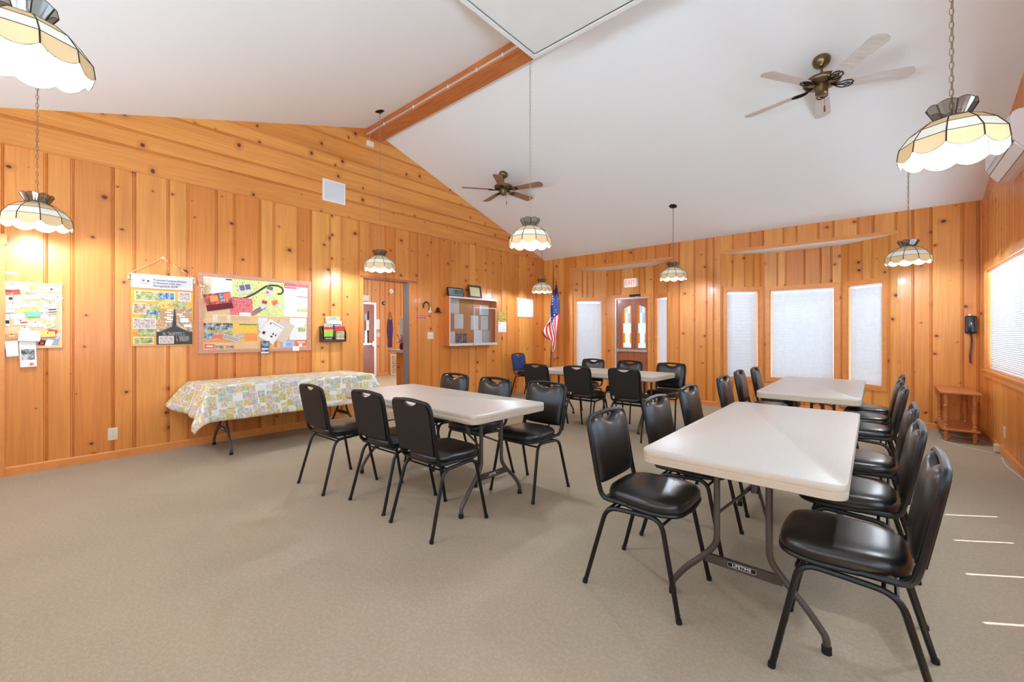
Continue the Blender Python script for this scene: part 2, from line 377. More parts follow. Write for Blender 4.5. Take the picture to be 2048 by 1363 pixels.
def text(body, size, m, parent, loc, rot, name='lettering', depth=0.0006, align='CENTER', sx=1.0):
    cu = bpy.data.curves.new(name, 'FONT'); cu.body = body; cu.size = size; cu.align_x = align; cu.align_y = 'CENTER'; cu.extrude = depth; cu.resolution_u = 2
    tmp = bpy.data.objects.new('tmp', cu); C.objects.link(tmp); me = bpy.data.meshes.new_from_object(tmp); bpy.data.objects.remove(tmp)
    me.materials.clear(); me.materials.append(M[m]); o = bpy.data.objects.new(name, me); C.objects.link(o)
    o.parent = parent; o.location = loc; o.rotation_euler = rot; o.scale = (sx, 1, 1); return o

# ---------------------------------------------------------------- the room
XA, YB, XC, YR = -5.868, 7.88, 0.97, -1.15
EAVE = 2.95
def ceil_z(y): return min(5.5115 - 0.3257 * y, 3.31 + 0.3125 * y)
YK = (5.5115 - 3.31) / (0.3257 + 0.3125)         # ridge line
ZK = ceil_z(YK)
def lofty(x, y, z): return Vector((x, y, z))
def panel(name, m, O, U, V, N, joints, u0, u1, vlo, vhi, holes=(), parent=None, rough_seed=1, flip=False):
    """boarding: strips across u with milled, beaded joints; vlo / vhi are functions of u; holes are (u0,u1,v0,v1)"""
    O, U, V, N = Vector(O), Vector(U), Vector(V), Vector(N); bm = bmesh.new()
    uvl = bm.loops.layers.uv.new('UVMap'); at = bm.faces.layers.float_vector.new('board')
    prof = []                                    # (u, depth, strip id, bead)
    cuts = sorted(set([j for j in joints if u0 + 0.03 < j < u1 - 0.03])); rnd = random.Random(rough_seed)
    ids = [rnd.random() for _ in range(len(cuts) + 1)]
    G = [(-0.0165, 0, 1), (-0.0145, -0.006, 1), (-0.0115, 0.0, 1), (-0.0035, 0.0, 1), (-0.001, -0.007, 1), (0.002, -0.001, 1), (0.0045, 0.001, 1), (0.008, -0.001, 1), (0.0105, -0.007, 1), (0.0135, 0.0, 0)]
    pts = [(u0, 0.0, 0, 0)]
    for i, j in enumerate(cuts):
        for k, (du, dd, bd) in enumerate(G): pts.append((j + du, dd, i + (1 if k == len(G) - 1 else 0), bd))
    pts.append((u1, 0.0, len(cuts), 0))
    extra = sorted(set([h[0] for h in holes] + [h[1] for h in holes]))
    for e in extra:
        if u0 < e < u1:
            for i in range(len(pts) - 1):
                if pts[i][0] < e < pts[i + 1][0]:
                    t = (e - pts[i][0]) / (pts[i + 1][0] - pts[i][0]); d = pts[i][1] * (1 - t) + pts[i + 1][1] * t
                    pts.insert(i + 1, (e, d, pts[i][2], pts[i][3])); break
    brk = [YK] if flip else []
    for a, b in zip(pts, pts[1:]):
        mid = (a[0] + b[0]) / 2; spans = [(lambda u: vlo(u), lambda u: vhi(u))]
        for h in sorted(holes, key=lambda q: q[2]):
            if h[0] - 1e-6 < mid < h[1] + 1e-6:
                lo, hi = spans.pop(); spans.append((lo, (lambda v: (lambda u: v))(h[2]))); spans.append(((lambda v: (lambda u: v))(h[3]), hi))
        for lo, hi in spans:
            q = [(a[0], lo(a[0]), a[1]), (b[0], lo(b[0]), b[1]), (b[0], hi(b[0]), b[1]), (a[0], hi(a[0]), a[1])]
            if q[2][1] - q[1][1] < 1e-4 and q[3][1] - q[0][1] < 1e-4: continue
            f = bm.faces.new([bm.verts.new(O + U * x + V * y + N * d) for x, y, d in q])
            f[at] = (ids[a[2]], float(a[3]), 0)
            for lp, (x, y, d) in zip(f.loops, q): lp[uvl].uv = (x, y)
    bmesh.ops.remove_doubles(bm, verts=bm.verts[:], dist=1e-5)
    bmesh.ops.recalc_face_normals(bm, faces=bm.faces[:])
    me = bpy.data.meshes.new(name); bm.to_mesh(me); bm.free(); me.materials.append(M[m])
    o = bpy.data.objects.new(name, me); C.objects.link(o)
    if parent: o.parent = parent
    return o
def rjoint(a, b, seed, lo=0.11, hi=0.30):
    r = random.Random(seed); out = []; x = a
    while x < b: x += r.choice([r.uniform(lo, lo + 0.05), r.uniform(hi - 0.1, hi)]); out.append(x)
    return out
# floor
b = MB(); b.bb((-5.96, -1.3, -0.12), (1.3, 9.0, 0.0)); struct(b.build('floor', 'carpet'))
b = MB(); b.bb((-12.0, 2.4, -0.12), (-5.96, 9.6, -0.004)); struct(b.build('floor_hall', 'vinyl_floor'))
# ceiling: two slopes, with thickness
b = MB()
for y0, y1 in ((-1.3, YK), (YK, 8.0)):
    z0, z1 = ceil_z(y0), ceil_z(y1)
    b.prism([(y0, z0), (y1, z1), (y1, z1 + 0.14), (y0, z0 + 0.14)], -6.1, 1.25, T=lambda p: Vector((p[2], p[0], p[1])))
struct(b.build('ceiling', 'ceiling_paint'))
# left (gable) wall: vertical boards to eave height, horizontal boards above
JA = [-0.9, -0.62, -0.36, -0.14, 0.122, 0.294, 0.579, 0.743, 1.022, 1.193, 1.466, 1.649, 1.927, 2.089, 2.386, 2.557, 2.822, 2.992, 3.264, 3.436, 3.712, 3.88, 4.162, 4.323, 4.617, 4.788, 5.047, 5.24, 5.504, 5.683, 5.971, 6.134, 6.416, 6.581, 6.842, 6.958, 7.08, 7.2, 7.319, 7.42, 7.53, 7.64, 7.75]
DO = (3.337, 4.162, 2.105)
DL = (-1.05, -0.21)
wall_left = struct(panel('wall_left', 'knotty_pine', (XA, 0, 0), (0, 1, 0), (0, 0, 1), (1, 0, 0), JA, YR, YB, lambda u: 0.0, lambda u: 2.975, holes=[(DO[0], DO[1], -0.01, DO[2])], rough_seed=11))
# gable boards: strips run along y, so u = z and v = y
def gable(name, XP, N, zlo, joints, seed, parent=None):
    yl = lambda z: max(YR, (z - 3.31) / 0.3125); yh = lambda z: min(YB, (5.5115 - z) / 0.3257)
    return panel(name, 'knotty_pine', (XP, 0, 0), (0, 0, 1), (0, 1, 0), N, joints, zlo, ZK, yl, yh, rough_seed=seed, parent=parent)
gb = gable('gable_boards', XA + 0.014, (1, 0, 0), 2.958, [3.20, 3.375, 3.635, 3.805, 4.06, 4.24], 5); struct(gb); gb.name = 'wall_left_gable'
b = MB(); b.bb((XA, YR, 2.952), (XA + 0.014, YB, 2.96)); struct(b.build('trim_1', 'casing'))
b = MB()                                          # thickness of the wall around the doorway
b.bb((XA - 0.185, DO[1], 0), (XA - 0.02, DO[1] + 0.05, DO[2])); b.bb((XA - 0.185, DO[0] - 0.05, 0), (XA - 0.02, DO[0], DO[2]))
struct(b.build('trim_2', 'jamb_paint'))
b = MB(); b.bb((XA - 0.185, DO[0] - 0.05, DO[2]), (XA + 0.02, DO[1] + 0.14, DO[2] + 0.035)); struct(b.build('trim_3', 'mahogany'))
b = MB(); b.bb((XA - 0.185, YR - 0.2, 0), (XA - 0.03, DO[0] - 0.05, 4.6)); b.bb((XA - 0.185, DO[1] + 0.05, 0), (XA - 0.03, YB + 0.2, 4.6)); b.bb((XA - 0.185, DO[0] - 0.05, DO[2] + 0.04), (XA - 0.03, DO[1] + 0.05, 4.6))
struct(b.build('wall_left_core', 'jamb_paint'))
b = MB(); b.bb((XA, DL[1], 0), (XA + 0.022, DL[1] + 0.085, 2.06)); b.bb((XA, DL[0] - 0.085, 0), (XA + 0.022, DL[0], 2.06)); b.bb((XA, DL[0] - 0.1, 2.06), (XA + 0.03, DL[1] + 0.1, 2.15)); struct(b.build('trim_4', 'casing'))
b = MB(); b.bb((XA, DL[0], 0.01), (XA + 0.012, DL[1], 2.06)); d4 = struct(b.build('door_4', 'mahogany'))
def baseboard(name, segs):
    b = MB()
    for (x0, y0), (x1, y1) in segs:
        d = Vector((x1 - x0, y1 - y0, 0)); L = d.length; a = math.atan2(d.y, d.x); R = Matrix.Rotation(a, 3, 'Z'); n = Vector((-d.y, d.x, 0)).normalized()
        b.prism([(0, 0), (0.013, 0), (0.013, 0.07), (0.007, 0.082), (0, 0.082)], 0, L, T=lambda p: Vector((x0, y0, 0)) + n * p[0] + Vector((0, 0, p[1])) + d.normalized() * p[2])
    return struct(b.build(name, 'casing'))
baseboard('baseboard_left', [((XA, DO[0] - 0.0), (XA, DL[1] + 0.085)), ((XA, YB), (XA, DO[1]))])
# back wall with two bays
JB = [-5.617, -5.479, -5.317, -5.01, -4.723, -4.57, -4.281, -4.129, -3.907, -3.673, -3.406, -3.228, -2.965, -2.781, -2.511, -2.307, -2.19, -1.884, -1.62, -1.436, -1.152, -0.981, -0.702, -0.522, -0.239, -0.07, 0.167, 0.339, 0.515, 0.8, 0.938]
BL = (-5.14, -2.905); BR = (-2.134, 0.185); ZB = 2.645
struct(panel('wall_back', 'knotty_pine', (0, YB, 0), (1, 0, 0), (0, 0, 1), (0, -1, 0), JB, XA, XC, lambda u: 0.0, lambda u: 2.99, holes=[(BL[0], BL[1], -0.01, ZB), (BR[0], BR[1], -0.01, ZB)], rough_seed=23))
tn = 5
BAYS = {}
for key, (x0, x1, xa, xb, yb) in dict(L=(BL[0], BL[1], -4.56, -3.50, 8.42), R=(BR[0], BR[1], -1.5, -0.46, 8.36)).items():
    P = [(x0, YB), (xa, yb), (xb, yb), (x1, YB)]; BAYS[key] = P
    b = MB(); b.prism([(x0 - 0.1, YB + 0.012), (x0, YB + 0.012), (x1, YB + 0.012), (x1 + 0.1, YB + 0.012), (xb + 0.08, yb + 0.12), (xa - 0.08, yb + 0.12)], ZB, ZB + 0.08)
    struct(b.build('ceiling_bay', 'ceiling_paint'))
    b = MB(); b.bb((x0 - 0.02, YB - 0.012, ZB), (x1 + 0.02, YB + 0.012, ZB + 0.045)); b.bb((x0 - 0.0, YB - 0.012, 0), (x0 + 0.055, YB, ZB)); struct(b.build('trim_%d' % tn, 'trim_pine' if False else 'casing')); tn += 1
def seg_frame(P, Q):
    P, Q = Vector((P[0], P[1], 0)), Vector((Q[0], Q[1], 0)); U = (Q - P).normalized(); N = Vector((U.y, -U.x, 0)); return P, U, N, (Q - P).length
WIN = []      # (P, U, N, s0, s1, z0, z1, casing width)
holesL = [[(0.123, 0.706, 0.505, 1.99)], [(0.20, 0.955, -0.01, 2.02)], [(0.15, 0.62, 0.505, 1.985)]]
holesR = [[(0.160, 0.700, 0.505, 2.005)], [(0.080, 0.965, 0.505, 2.005)], [(0.105, 0.617, 0.505, 2.005)]]
wn = 1
for key, H in (('L', holesL), ('R', holesR)):
    P = BAYS[key]
    for i in range(3):
        O, U, N, L = seg_frame(P[i], P[i + 1])
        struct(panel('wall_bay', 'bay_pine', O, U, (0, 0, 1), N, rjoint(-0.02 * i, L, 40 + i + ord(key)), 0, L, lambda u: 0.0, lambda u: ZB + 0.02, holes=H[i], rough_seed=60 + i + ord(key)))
        # outer shell so daylight only comes through the openings
        b = MB(); h = H[i][0]; T = lambda s, z, d: O + U * s + Vector((0, 0, z)) + N * d
        def sbox(s0, s1, z0, z1, d0=-0.12, d1=-0.012):
            c = T((s0 + s1) / 2, (z0 + z1) / 2, (d0 + d1) / 2); R = Matrix((U, N, Vector((0, 0, 1)))).transposed(); b.box(c, (s1 - s0, abs(d1 - d0), z1 - z0), R)
        sbox(-0.02, h[0], 0, ZB + 0.1); sbox(h[1], L + 0.02, 0, ZB + 0.1); sbox(h[0], h[1], h[3], ZB + 0.1)
        if h[2] > 0: sbox(h[0], h[1], 0, h[2])
        struct(b.build('wall_bay_core', 'casing'))
        if not (key == 'L' and i == 1): WIN.append((key + str(i), O, U, N, h))
        baseboard('baseboard_bay', [((P[i + 1][0], P[i + 1][1]), (P[i][0], P[i][1]))] if not (key == 'L' and i == 1) else [((O + U * 0.11).to_2d()[:], (O + U * 0.0).to_2d()[:])])
baseboard('baseboard_back', [((BL[0], YB), (XA, YB)), ((BR[0], YB), (BL[1], YB)), ((XC, YB), (BR[1], YB))])
b = MB()
for x0, x1, z0 in ((XA - 0.2, BL[0] - 0.0, 0), (BL[1] + 0.0, BR[0], 0), (BR[1], XC + 0.25, 0), (BL[0], BL[1], ZB + 0.09), (BR[0], BR[1], ZB + 0.09)): b.bb((x0, YB + 0.012, z0), (x1, YB + 0.10, 3.2))
struct(b.build('wall_back_core', 'casing'))
# right wall (window beyond, two unseen openings added for light beside it)
WC = (5.05, 7.565, 0.84, 2.02); WD = (3.0, 4.9, 0.78, 2.10); WE = (-0.9, 2.75, 0.84, 2.10)
JC = rjoint(YR, YB, 91, 0.10, 0.24)
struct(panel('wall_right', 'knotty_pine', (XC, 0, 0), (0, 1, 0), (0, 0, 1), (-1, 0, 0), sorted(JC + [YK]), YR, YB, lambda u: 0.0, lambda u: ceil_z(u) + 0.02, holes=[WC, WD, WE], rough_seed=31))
b = MB()
for y0, y1, z0, z1 in ((YR - 0.2, WE[0], 0, 4.7), (WE[1], WD[0], 0, 4.7), (WE[0], WE[1], 0, WE[2]), (WE[0], WE[1], WE[3], 4.7), (WD[1], WC[0], 0, 4.7), (WC[1], YB + 0.2, 0, 3.3), (WC[0], WC[1], 0, WC[2]), (WC[0], WC[1], WC[3], 4.4), (WD[0], WD[1], 0, WD[2]), (WD[0], WD[1], WD[3], 4.7)): b.bb((XC + 0.012, y0, z0), (XC + 0.13, y1, z1))
struct(b.build('wall_right_core', 'casing'))
baseboard('baseboard_right', [((XC, YR), (XC, YB))])
# unseen rear wall: piers and a band of openings added for frontal fill
b = MB(); b.bb((XA - 0.2, YR - 0.15, 0), (1.2, YR, 1.25)); b.bb((XA - 0.2, YR - 0.15, 2.1), (1.2, YR, 3.1))
for x in (XA - 0.2, -3.95, -2.3, -0.65, 0.78): b.bb((x, YR - 0.15, 1.25), (x + 0.3, YR, 2.1))
struct(b.build('wall_rear', 'casing'))

# windows: casing, sill edge, pane; the blinds are things of their own
def window(n, key, O, U, N, h, lab, cord=True, cw=0.062, slat_tilt=79, bl_label=''):
    global wn
    R = Matrix((U, N, Vector((0, 0, 1)))).transposed()
    T = lambda s, z, d: O + U * s + Vector((0, 0, z)) + N * d
    def sb(b, s0, s1, z0, z1, d0, d1): b.box(T((s0 + s1) / 2, (z0 + z1) / 2, (d0 + d1) / 2), (s1 - s0, abs(d1 - d0), z1 - z0), R)
    b = MB(); s0, s1, z0, z1 = h
    sb(b, s0 - cw, s0, z0 - cw, z1 + cw, 0, 0.02); sb(b, s1, s1 + cw, z0 - cw, z1 + cw, 0, 0.02); sb(b, s0, s1, z1, z1 + cw, 0, 0.02); sb(b, s0, s1, z0 - cw, z0, 0, 0.02)
    t = 0.012
    sb(b, s0, s0 + t, z0, z1, -0.11, 0.0); sb(b, s1 - t, s1, z0, z1, -0.11, 0); sb(b, s0 + t, s1 - t, z1 - t, z1, -0.11, 0); sb(b, s0 + t, s1 - t, z0, z0 + t, -0.11, 0)
    fr = struct(b.build('window_%d' % wn, 'casing'))
    b = MB(); sb(b, s0 + t, s1 - t, z0 + t, z1 - t, -0.098, -0.094); b.build('glass', 'pane', fr)
    b = MB()
    for a0, a1, c0, c1 in ((s0 + t, s0 + t + 0.03, z0 + t, z1 - t), (s1 - t - 0.03, s1 - t, z0 + t, z1 - t), (s0 + t + 0.03, s1 - t - 0.03, z0 + t, z0 + t + 0.03), (s0 + t + 0.03, s1 - t - 0.03, z1 - t - 0.03, z1 - t)): sb(b, a0, a1, c0, c1, -0.108, -0.09)
    b.build('sash', 'white_plastic', fr)
    wn += 1
    g = 0.010
    bl = thing('window_blind', bl_label, 'blind', T((s0 + s1) / 2, z0, -0.03), group='closed white mini blinds')
    W = s1 - s0 - 2 * t - 2 * g; Hh = z1 - z0 - 2 * t; a = math.atan2(U.y, U.x); bl.rotation_euler = (0, 0, a)
    sg = 1 if (Vector((-U.y, U.x, 0)).dot(N) > 0) else -1
    b = MB(); b.box((0, 0, t + Hh - 0.014), (W, 0.03, 0.026)); b.build('headrail', 'white_plastic', bl)
    b = MB(); pitch = 0.0205; nsl = int((Hh - 0.05) / pitch); wd = 0.0245; ta = math.radians(slat_tilt)
    rr = random.Random(int(s1 * 1000))
    for i in range(nsl):
        z = t + 0.026 + i * pitch; aa = ta + rr.uniform(-0.03, 0.03)
        dy, dz = math.cos(aa) * wd / 2, math.sin(aa) * wd / 2
        q = [(-W / 2, -dy * sg, z + dz), (0.0, -0.0018 * sg * 0 - dy * sg, z + dz), (W / 2, -dy * sg, z + dz)]
        mid = 0.0022
        e_ = mid * sg * math.sin(aa); b.face([(-W / 2, dy * sg, z + dz), (W / 2, dy * sg, z + dz), (W / 2, e_, z), (-W / 2, e_, z)])
        b.face([(-W / 2, e_, z), (W / 2, e_, z), (W / 2, -dy * sg, z - dz), (-W / 2, -dy * sg, z - dz)])
    b.build('slats', 'blind', bl)
    b = MB(); b.box((0, 0, t + 0.008), (W, 0.022, 0.012)); b.build('bottom_rail', 'white_plastic', bl)
    xs = [-W * 0.29, W * 0.29] if W < 1.2 else [-W * 0.36, -W * 0.12, W * 0.12, W * 0.36]
    for x in xs:
        b = MB(); b.box((x, sg * 0.0135, t + Hh / 2), (0.0045, 0.001, Hh - 0.02)); b.build('ladder_cord', 'white_plastic', bl)
    if cord:
        b = MB(); b.tube([(-W * 0.42, sg * 0.02, t + Hh - 0.03), (-W * 0.42, sg * 0.022, t + Hh * 0.45)], 0.003, 6); b.build('tilt_wand', 'white_plastic', bl)
    return fr, bl
BLAB = {'L0': 'white mini blind on the window left of the exit door', 'L2': 'narrow white mini blind on the window right of the exit door',
        'R0': 'white mini blind on the left panel of the bay behind the tables', 'R1': 'widest white mini blind, centre of the three bay windows',
        'R2': 'white mini blind on the right panel of the three window bay'}
for key, O, U, N, h in WIN: window(wn, key, O, U, N, h, '', bl_label=BLAB[key])
window(wn, 'C', Vector((XC, 0, 0)), Vector((0, 1, 0)), Vector((-1, 0, 0)), WC, '', cw=0.085, slat_tilt=74, bl_label='large white mini blind on the right wall window')
# sill of the right window
b = MB(); b.bb((XC - 0.035, WC[0] - 0.1, WC[2] - 0.02), (XC + 0.0, WC[1] + 0.1, WC[2] + 0.0)); struct(b.build('trim_20', 'casing'))
# unseen strip window added for light: panel gaps shape sun streaks, sheets diffuse fill
b = MB(); gaps = [3.22, 3.72, 4.205, 4.69]; ys = [WD[0]] + gaps + [WD[1]]
for a, c in zip(ys, ys[1:]): b.bb((XC + 0.03, a + (0.007 if a in gaps else 0), WD[2]), (XC + 0.036, c - (0.007 if c in gaps else 0), 1.44))
b.bb((XC + 0.03, WD[0], 1.44), (XC + 0.036, WD[1], WD[3])); lw = struct(b.build('window_%d' % wn, 'diffuser_sheet')); wn += 1
b = MB(); c_ = 0.06  # unseen window added to bring cool side light onto the right tables
for y in (WE[0] - c_, 0.9, WE[1]): b.bb((XC - 0.02, y, WE[2] - c_), (XC, y + c_, WE[3] + c_))
b.bb((XC - 0.02, WE[0], WE[2] - c_), (XC, WE[1], WE[2])); b.bb((XC - 0.02, WE[0], WE[3]), (XC, WE[1], WE[3] + c_)); lw = struct(b.build('window_%d' % wn, 'casing')); wn += 1
b = MB(); b.bb((XC + 0.09, WE[0], WE[2]), (XC + 0.094, WE[1], WE[3])); b.build('glass', 'pane', lw)

# ---------------------------------------------------------------- exit door in the left bay
O, U, N, L = seg_frame(*BAYS['L'][1:3]); R3 = Matrix((U, -N, Vector((0, 0, 1)))).transposed()
DT = lambda s, z, d: O + U * s + Vector((0, 0, z)) + N * d
def dbox(b, s0, s1, z0, z1, d0, d1, mi=0): b.box(DT((s0 + s1) / 2, (z0 + z1) / 2, (d0 + d1) / 2), (s1 - s0, abs(d1 - d0), z1 - z0), R3, mi)
b = MB(); dbox(b, 0.13, 0.20, 0, 2.02, 0, 0.02); dbox(b, 0.955, 1.02, 0, 2.09, 0, 0.02); dbox(b, 0.13, 0.955, 2.02, 2.09, 0, 0.02); struct(b.build('trim_21', 'casing'))
b = MB(); dbox(b, 0.20, 0.235, 0, 2.02, -0.11, 0.0); dbox(b, 0.945, 0.955, 0, 2.02, -0.11, 0); dbox(b, 0.235, 0.945, 2.0, 2.02, -0.11, 0); struct(b.build('trim_22', 'rail_silver'))
def panel_door(name, s0, s1, zt, DB, lites, panels, m='mahogany'):
    """stile and rail door; lites are (s0,s1,z0,zl,zr) openings with a sloping head"""
    b = MB(); sm = (s0 + s1) / 2
    xs = sorted([s0, s1] + [v for l in lites for v in l[:2]])
    zl0 = min(l[2] for l in lites); top = zt
    DB(b, s0, s1, 0.02, zl0, -0.075, -0.03)
    DB(b, s0, lites[0][0], zl0, zt, -0.075, -0.03); DB(b, lites[0][1], lites[1][0], zl0, zt, -0.075, -0.03); DB(b, lites[1][1], s1, zl0, zt, -0.075, -0.03)
    return b
dl = struct(bpy.data.objects.new('door_1', None)); C.objects.link(dl); dl.location = (0, 0, 0)
lites = [(0.375, 0.575, 0.955, 1.80, 1.875), (0.715, 0.90, 0.955, 1.875, 1.80)]
b = panel_door('leaf', 0.238, 0.943, 1.998, dbox, lites, None)
for l in lites:                                    # sloping heads
    q = [(l[0], l[3]), (l[1], l[4]), (l[1], 1.998), (l[0], 1.998)]
    b.prism(q, -0.075, -0.03, T=lambda p: DT(p[0], p[1], p[2]))
for s0, s1 in ((0.375, 0.60), (0.70, 0.925)):      # raised lower panels
    dbox(b, s0, s1, 0.16, 0.735, -0.03, -0.022); dbox(b, s0 + 0.035, s1 - 0.035, 0.195, 0.70, -0.022, -0.014)
b.build('leaf', 'mahogany', dl)
for l in lites:
    b = MB(); w_ = l[1] - l[0]; rr = random.Random(3)
    zz = [l[2] + 0.0, 1.06, 1.27, 1.48, 1.70, None]
    for i in range(5):
        z0 = zz[i]; z1 = zz[i + 1]
        for j, (a, c) in enumerate(((0, 0.22), (0.22, 0.5), (0.5, 0.78), (0.78, 1))):
            sa, sb_ = l[0] + w_ * a, l[0] + w_ * c
            h0 = z1 if z1 else l[3] + (l[4] - l[3]) * a; h1 = z1 if z1 else l[3] + (l[4] - l[3]) * c
            mi = (1 if i in (1, 3) else (1 if i == 4 else 0)) if j in (0, 3) else (2 if (i == 3 and j == 2) or (i == 4 and j == 1) else 0)
            b.prism([(sa, z0), (sb_, z0), (sb_, h1), (sa, h0)], -0.056, -0.052, T=lambda p: DT(p[0], p[1], p[2]), mi=mi)
    g = b.build('stained_glass', ['stain_white', 'stain_gold', 'stain_blue'], dl)
    b = MB()
    b.tube([DT(l[0], l[2], -0.028), DT(l[1], l[2], -0.028), DT(l[1], l[4], -0.028), DT(l[0], l[3], -0.028)], 0.008, 6, closed=True); b.build('glazing_bead', 'casing', dl)
b = MB(); dbox(b, 0.25, 0.935, 0.875, 0.925, -0.03, 0.005); dbox(b, 0.25, 0.30, 0.865, 0.94, -0.03, 0.02); b.build('push_bar', 'aluminium', dl)
dc = thing('door_closer', 'bronze overhead door closer above the exit door', 'door closer', DT(0.68, 2.06, 0.022))
b = MB(); Rz = R3; b.box((0, 0, 0), (0.24, 0.04, 0.05), Rz); b.build('body', 'dark_bronze', dc)
b = MB(); b.tube([Rz @ Vector((0.02, -0.02, -0.03)), Rz @ Vector((0.19, -0.07, -0.035)), Rz @ Vector((0.02, -0.03, -0.05))], 0.008, 6); b.build('arm', 'aluminium', dc)
# exit sign
es = thing('exit_sign', 'white lit sign with red EXIT letters above the stained glass door', 'exit sign', DT(0.59, 2.33, 0.0)); es.rotation_euler = (0, 0, math.atan2(U.y, U.x))
b = MB(); b.prism(rrect(0.31, 0.19, 0.03), 0.0, 0.05, T=lambda p: Vector((p[0], -p[2], p[1]))); b.build('housing', 'white_plastic', es)
b = MB(); b.prism(rrect(0.235, 0.165, 0.01, cx=-0.005), 0.05, 0.054, T=lambda p: Vector((p[0], -p[2], p[1]))); b.build('face', 'exit_face', es)
text('EXIT', 0.155, 'exit_letters', es, (-0.005, -0.055, 0.0), (PI / 2, 0, 0), sx=0.72, depth=0.001)

# ---------------------------------------------------------------- ridge beam, conduit, duct box
bm_ = thing('ceiling_beam', 'orange stained wooden ridge beam under the ceiling peak', 'beam', (XA, 3.494, 4.237))
b = MB(); b.bb((0, -0.116, 0), (8.9 - 2.0, 0.116, 0.16)); b.build('timber', 'beam_wood', bm_)
cd = thing('conduit', 'pair of thin white cables clipped along the side of the ridge beam', 'cable', (XA, 3.494, 4.237))
b = MB()
for z_, y_ in ((0.028, -0.121), (0.043, -0.121)): b.tube([(0.02, y_, z_), (3.6, y_, z_)], 0.0045, 6)
b.tube(fillet([(0.5, -0.121, 0.03), (0.12, -0.121, 0.02), (0.022, -0.08, -0.03), (0.022, -0.06, -0.08)], 0.05), 0.0045, 6); b.build('wire', 'cable_white', cd)
for x in (0.5, 1.2, 1.9, 2.4, 2.8):
    b = MB(); b.box((x, -0.1235, 0.036), (0.012, 0.015, 0.035)); b.build('clip', 'white_plastic', cd)
jb = thing('junction_box', 'small white box on the gable wall below the ridge beam', 'junction box', (XA + 0.014, 3.43, 4.145))
b = MB(); b.pillow(rrect(0.115, 0.075, 0.01, 3), [(0, 0), (0, 0.025), (0.004, 0.03)], T=lambda p: Vector((p[2], p[0], p[1]))); b.build('box', 'white_plastic', jb)
dx = thing('duct_box', 'white painted boxed duct dropping from the ceiling ridge', 'duct', (-2.535, 3.239, 3.93))
b = MB()                                         # body follows the left slope up to the ceiling
y0, y1 = -1.9, 0.0
b.prism([(y0, 0.02), (y1, 0.02), (y1, ceil_z(3.239) - 3.93 + 0.01), (y0, max(0.03, ceil_z(3.239 + y0) - 3.93))], 0.0, 3.0, T=lambda p: Vector((p[2], p[0], p[1])))
b.build('body', 'duct_paint', dx)
b = MB(); b.bb((-0.0, y0, 0.0), (0.035, 0.0, 0.02)); b.bb((0.035, -0.035, 0.0), (3.0, 0.0, 0.02)); b.build('edge_trim', 'duct_paint', dx)
b = MB(); b.tube([(0.04, y0, 0.017), (0.04, -0.8, 0.017), (0.037, -0.5, 0.017), (0.041, -0.04, 0.017)], 0.0025, 5); b.tube([(0.05, -0.04, 0.017), (3.0, -0.04, 0.017)], 0.0035, 5); b.build('seam', 'crossbar', dx)

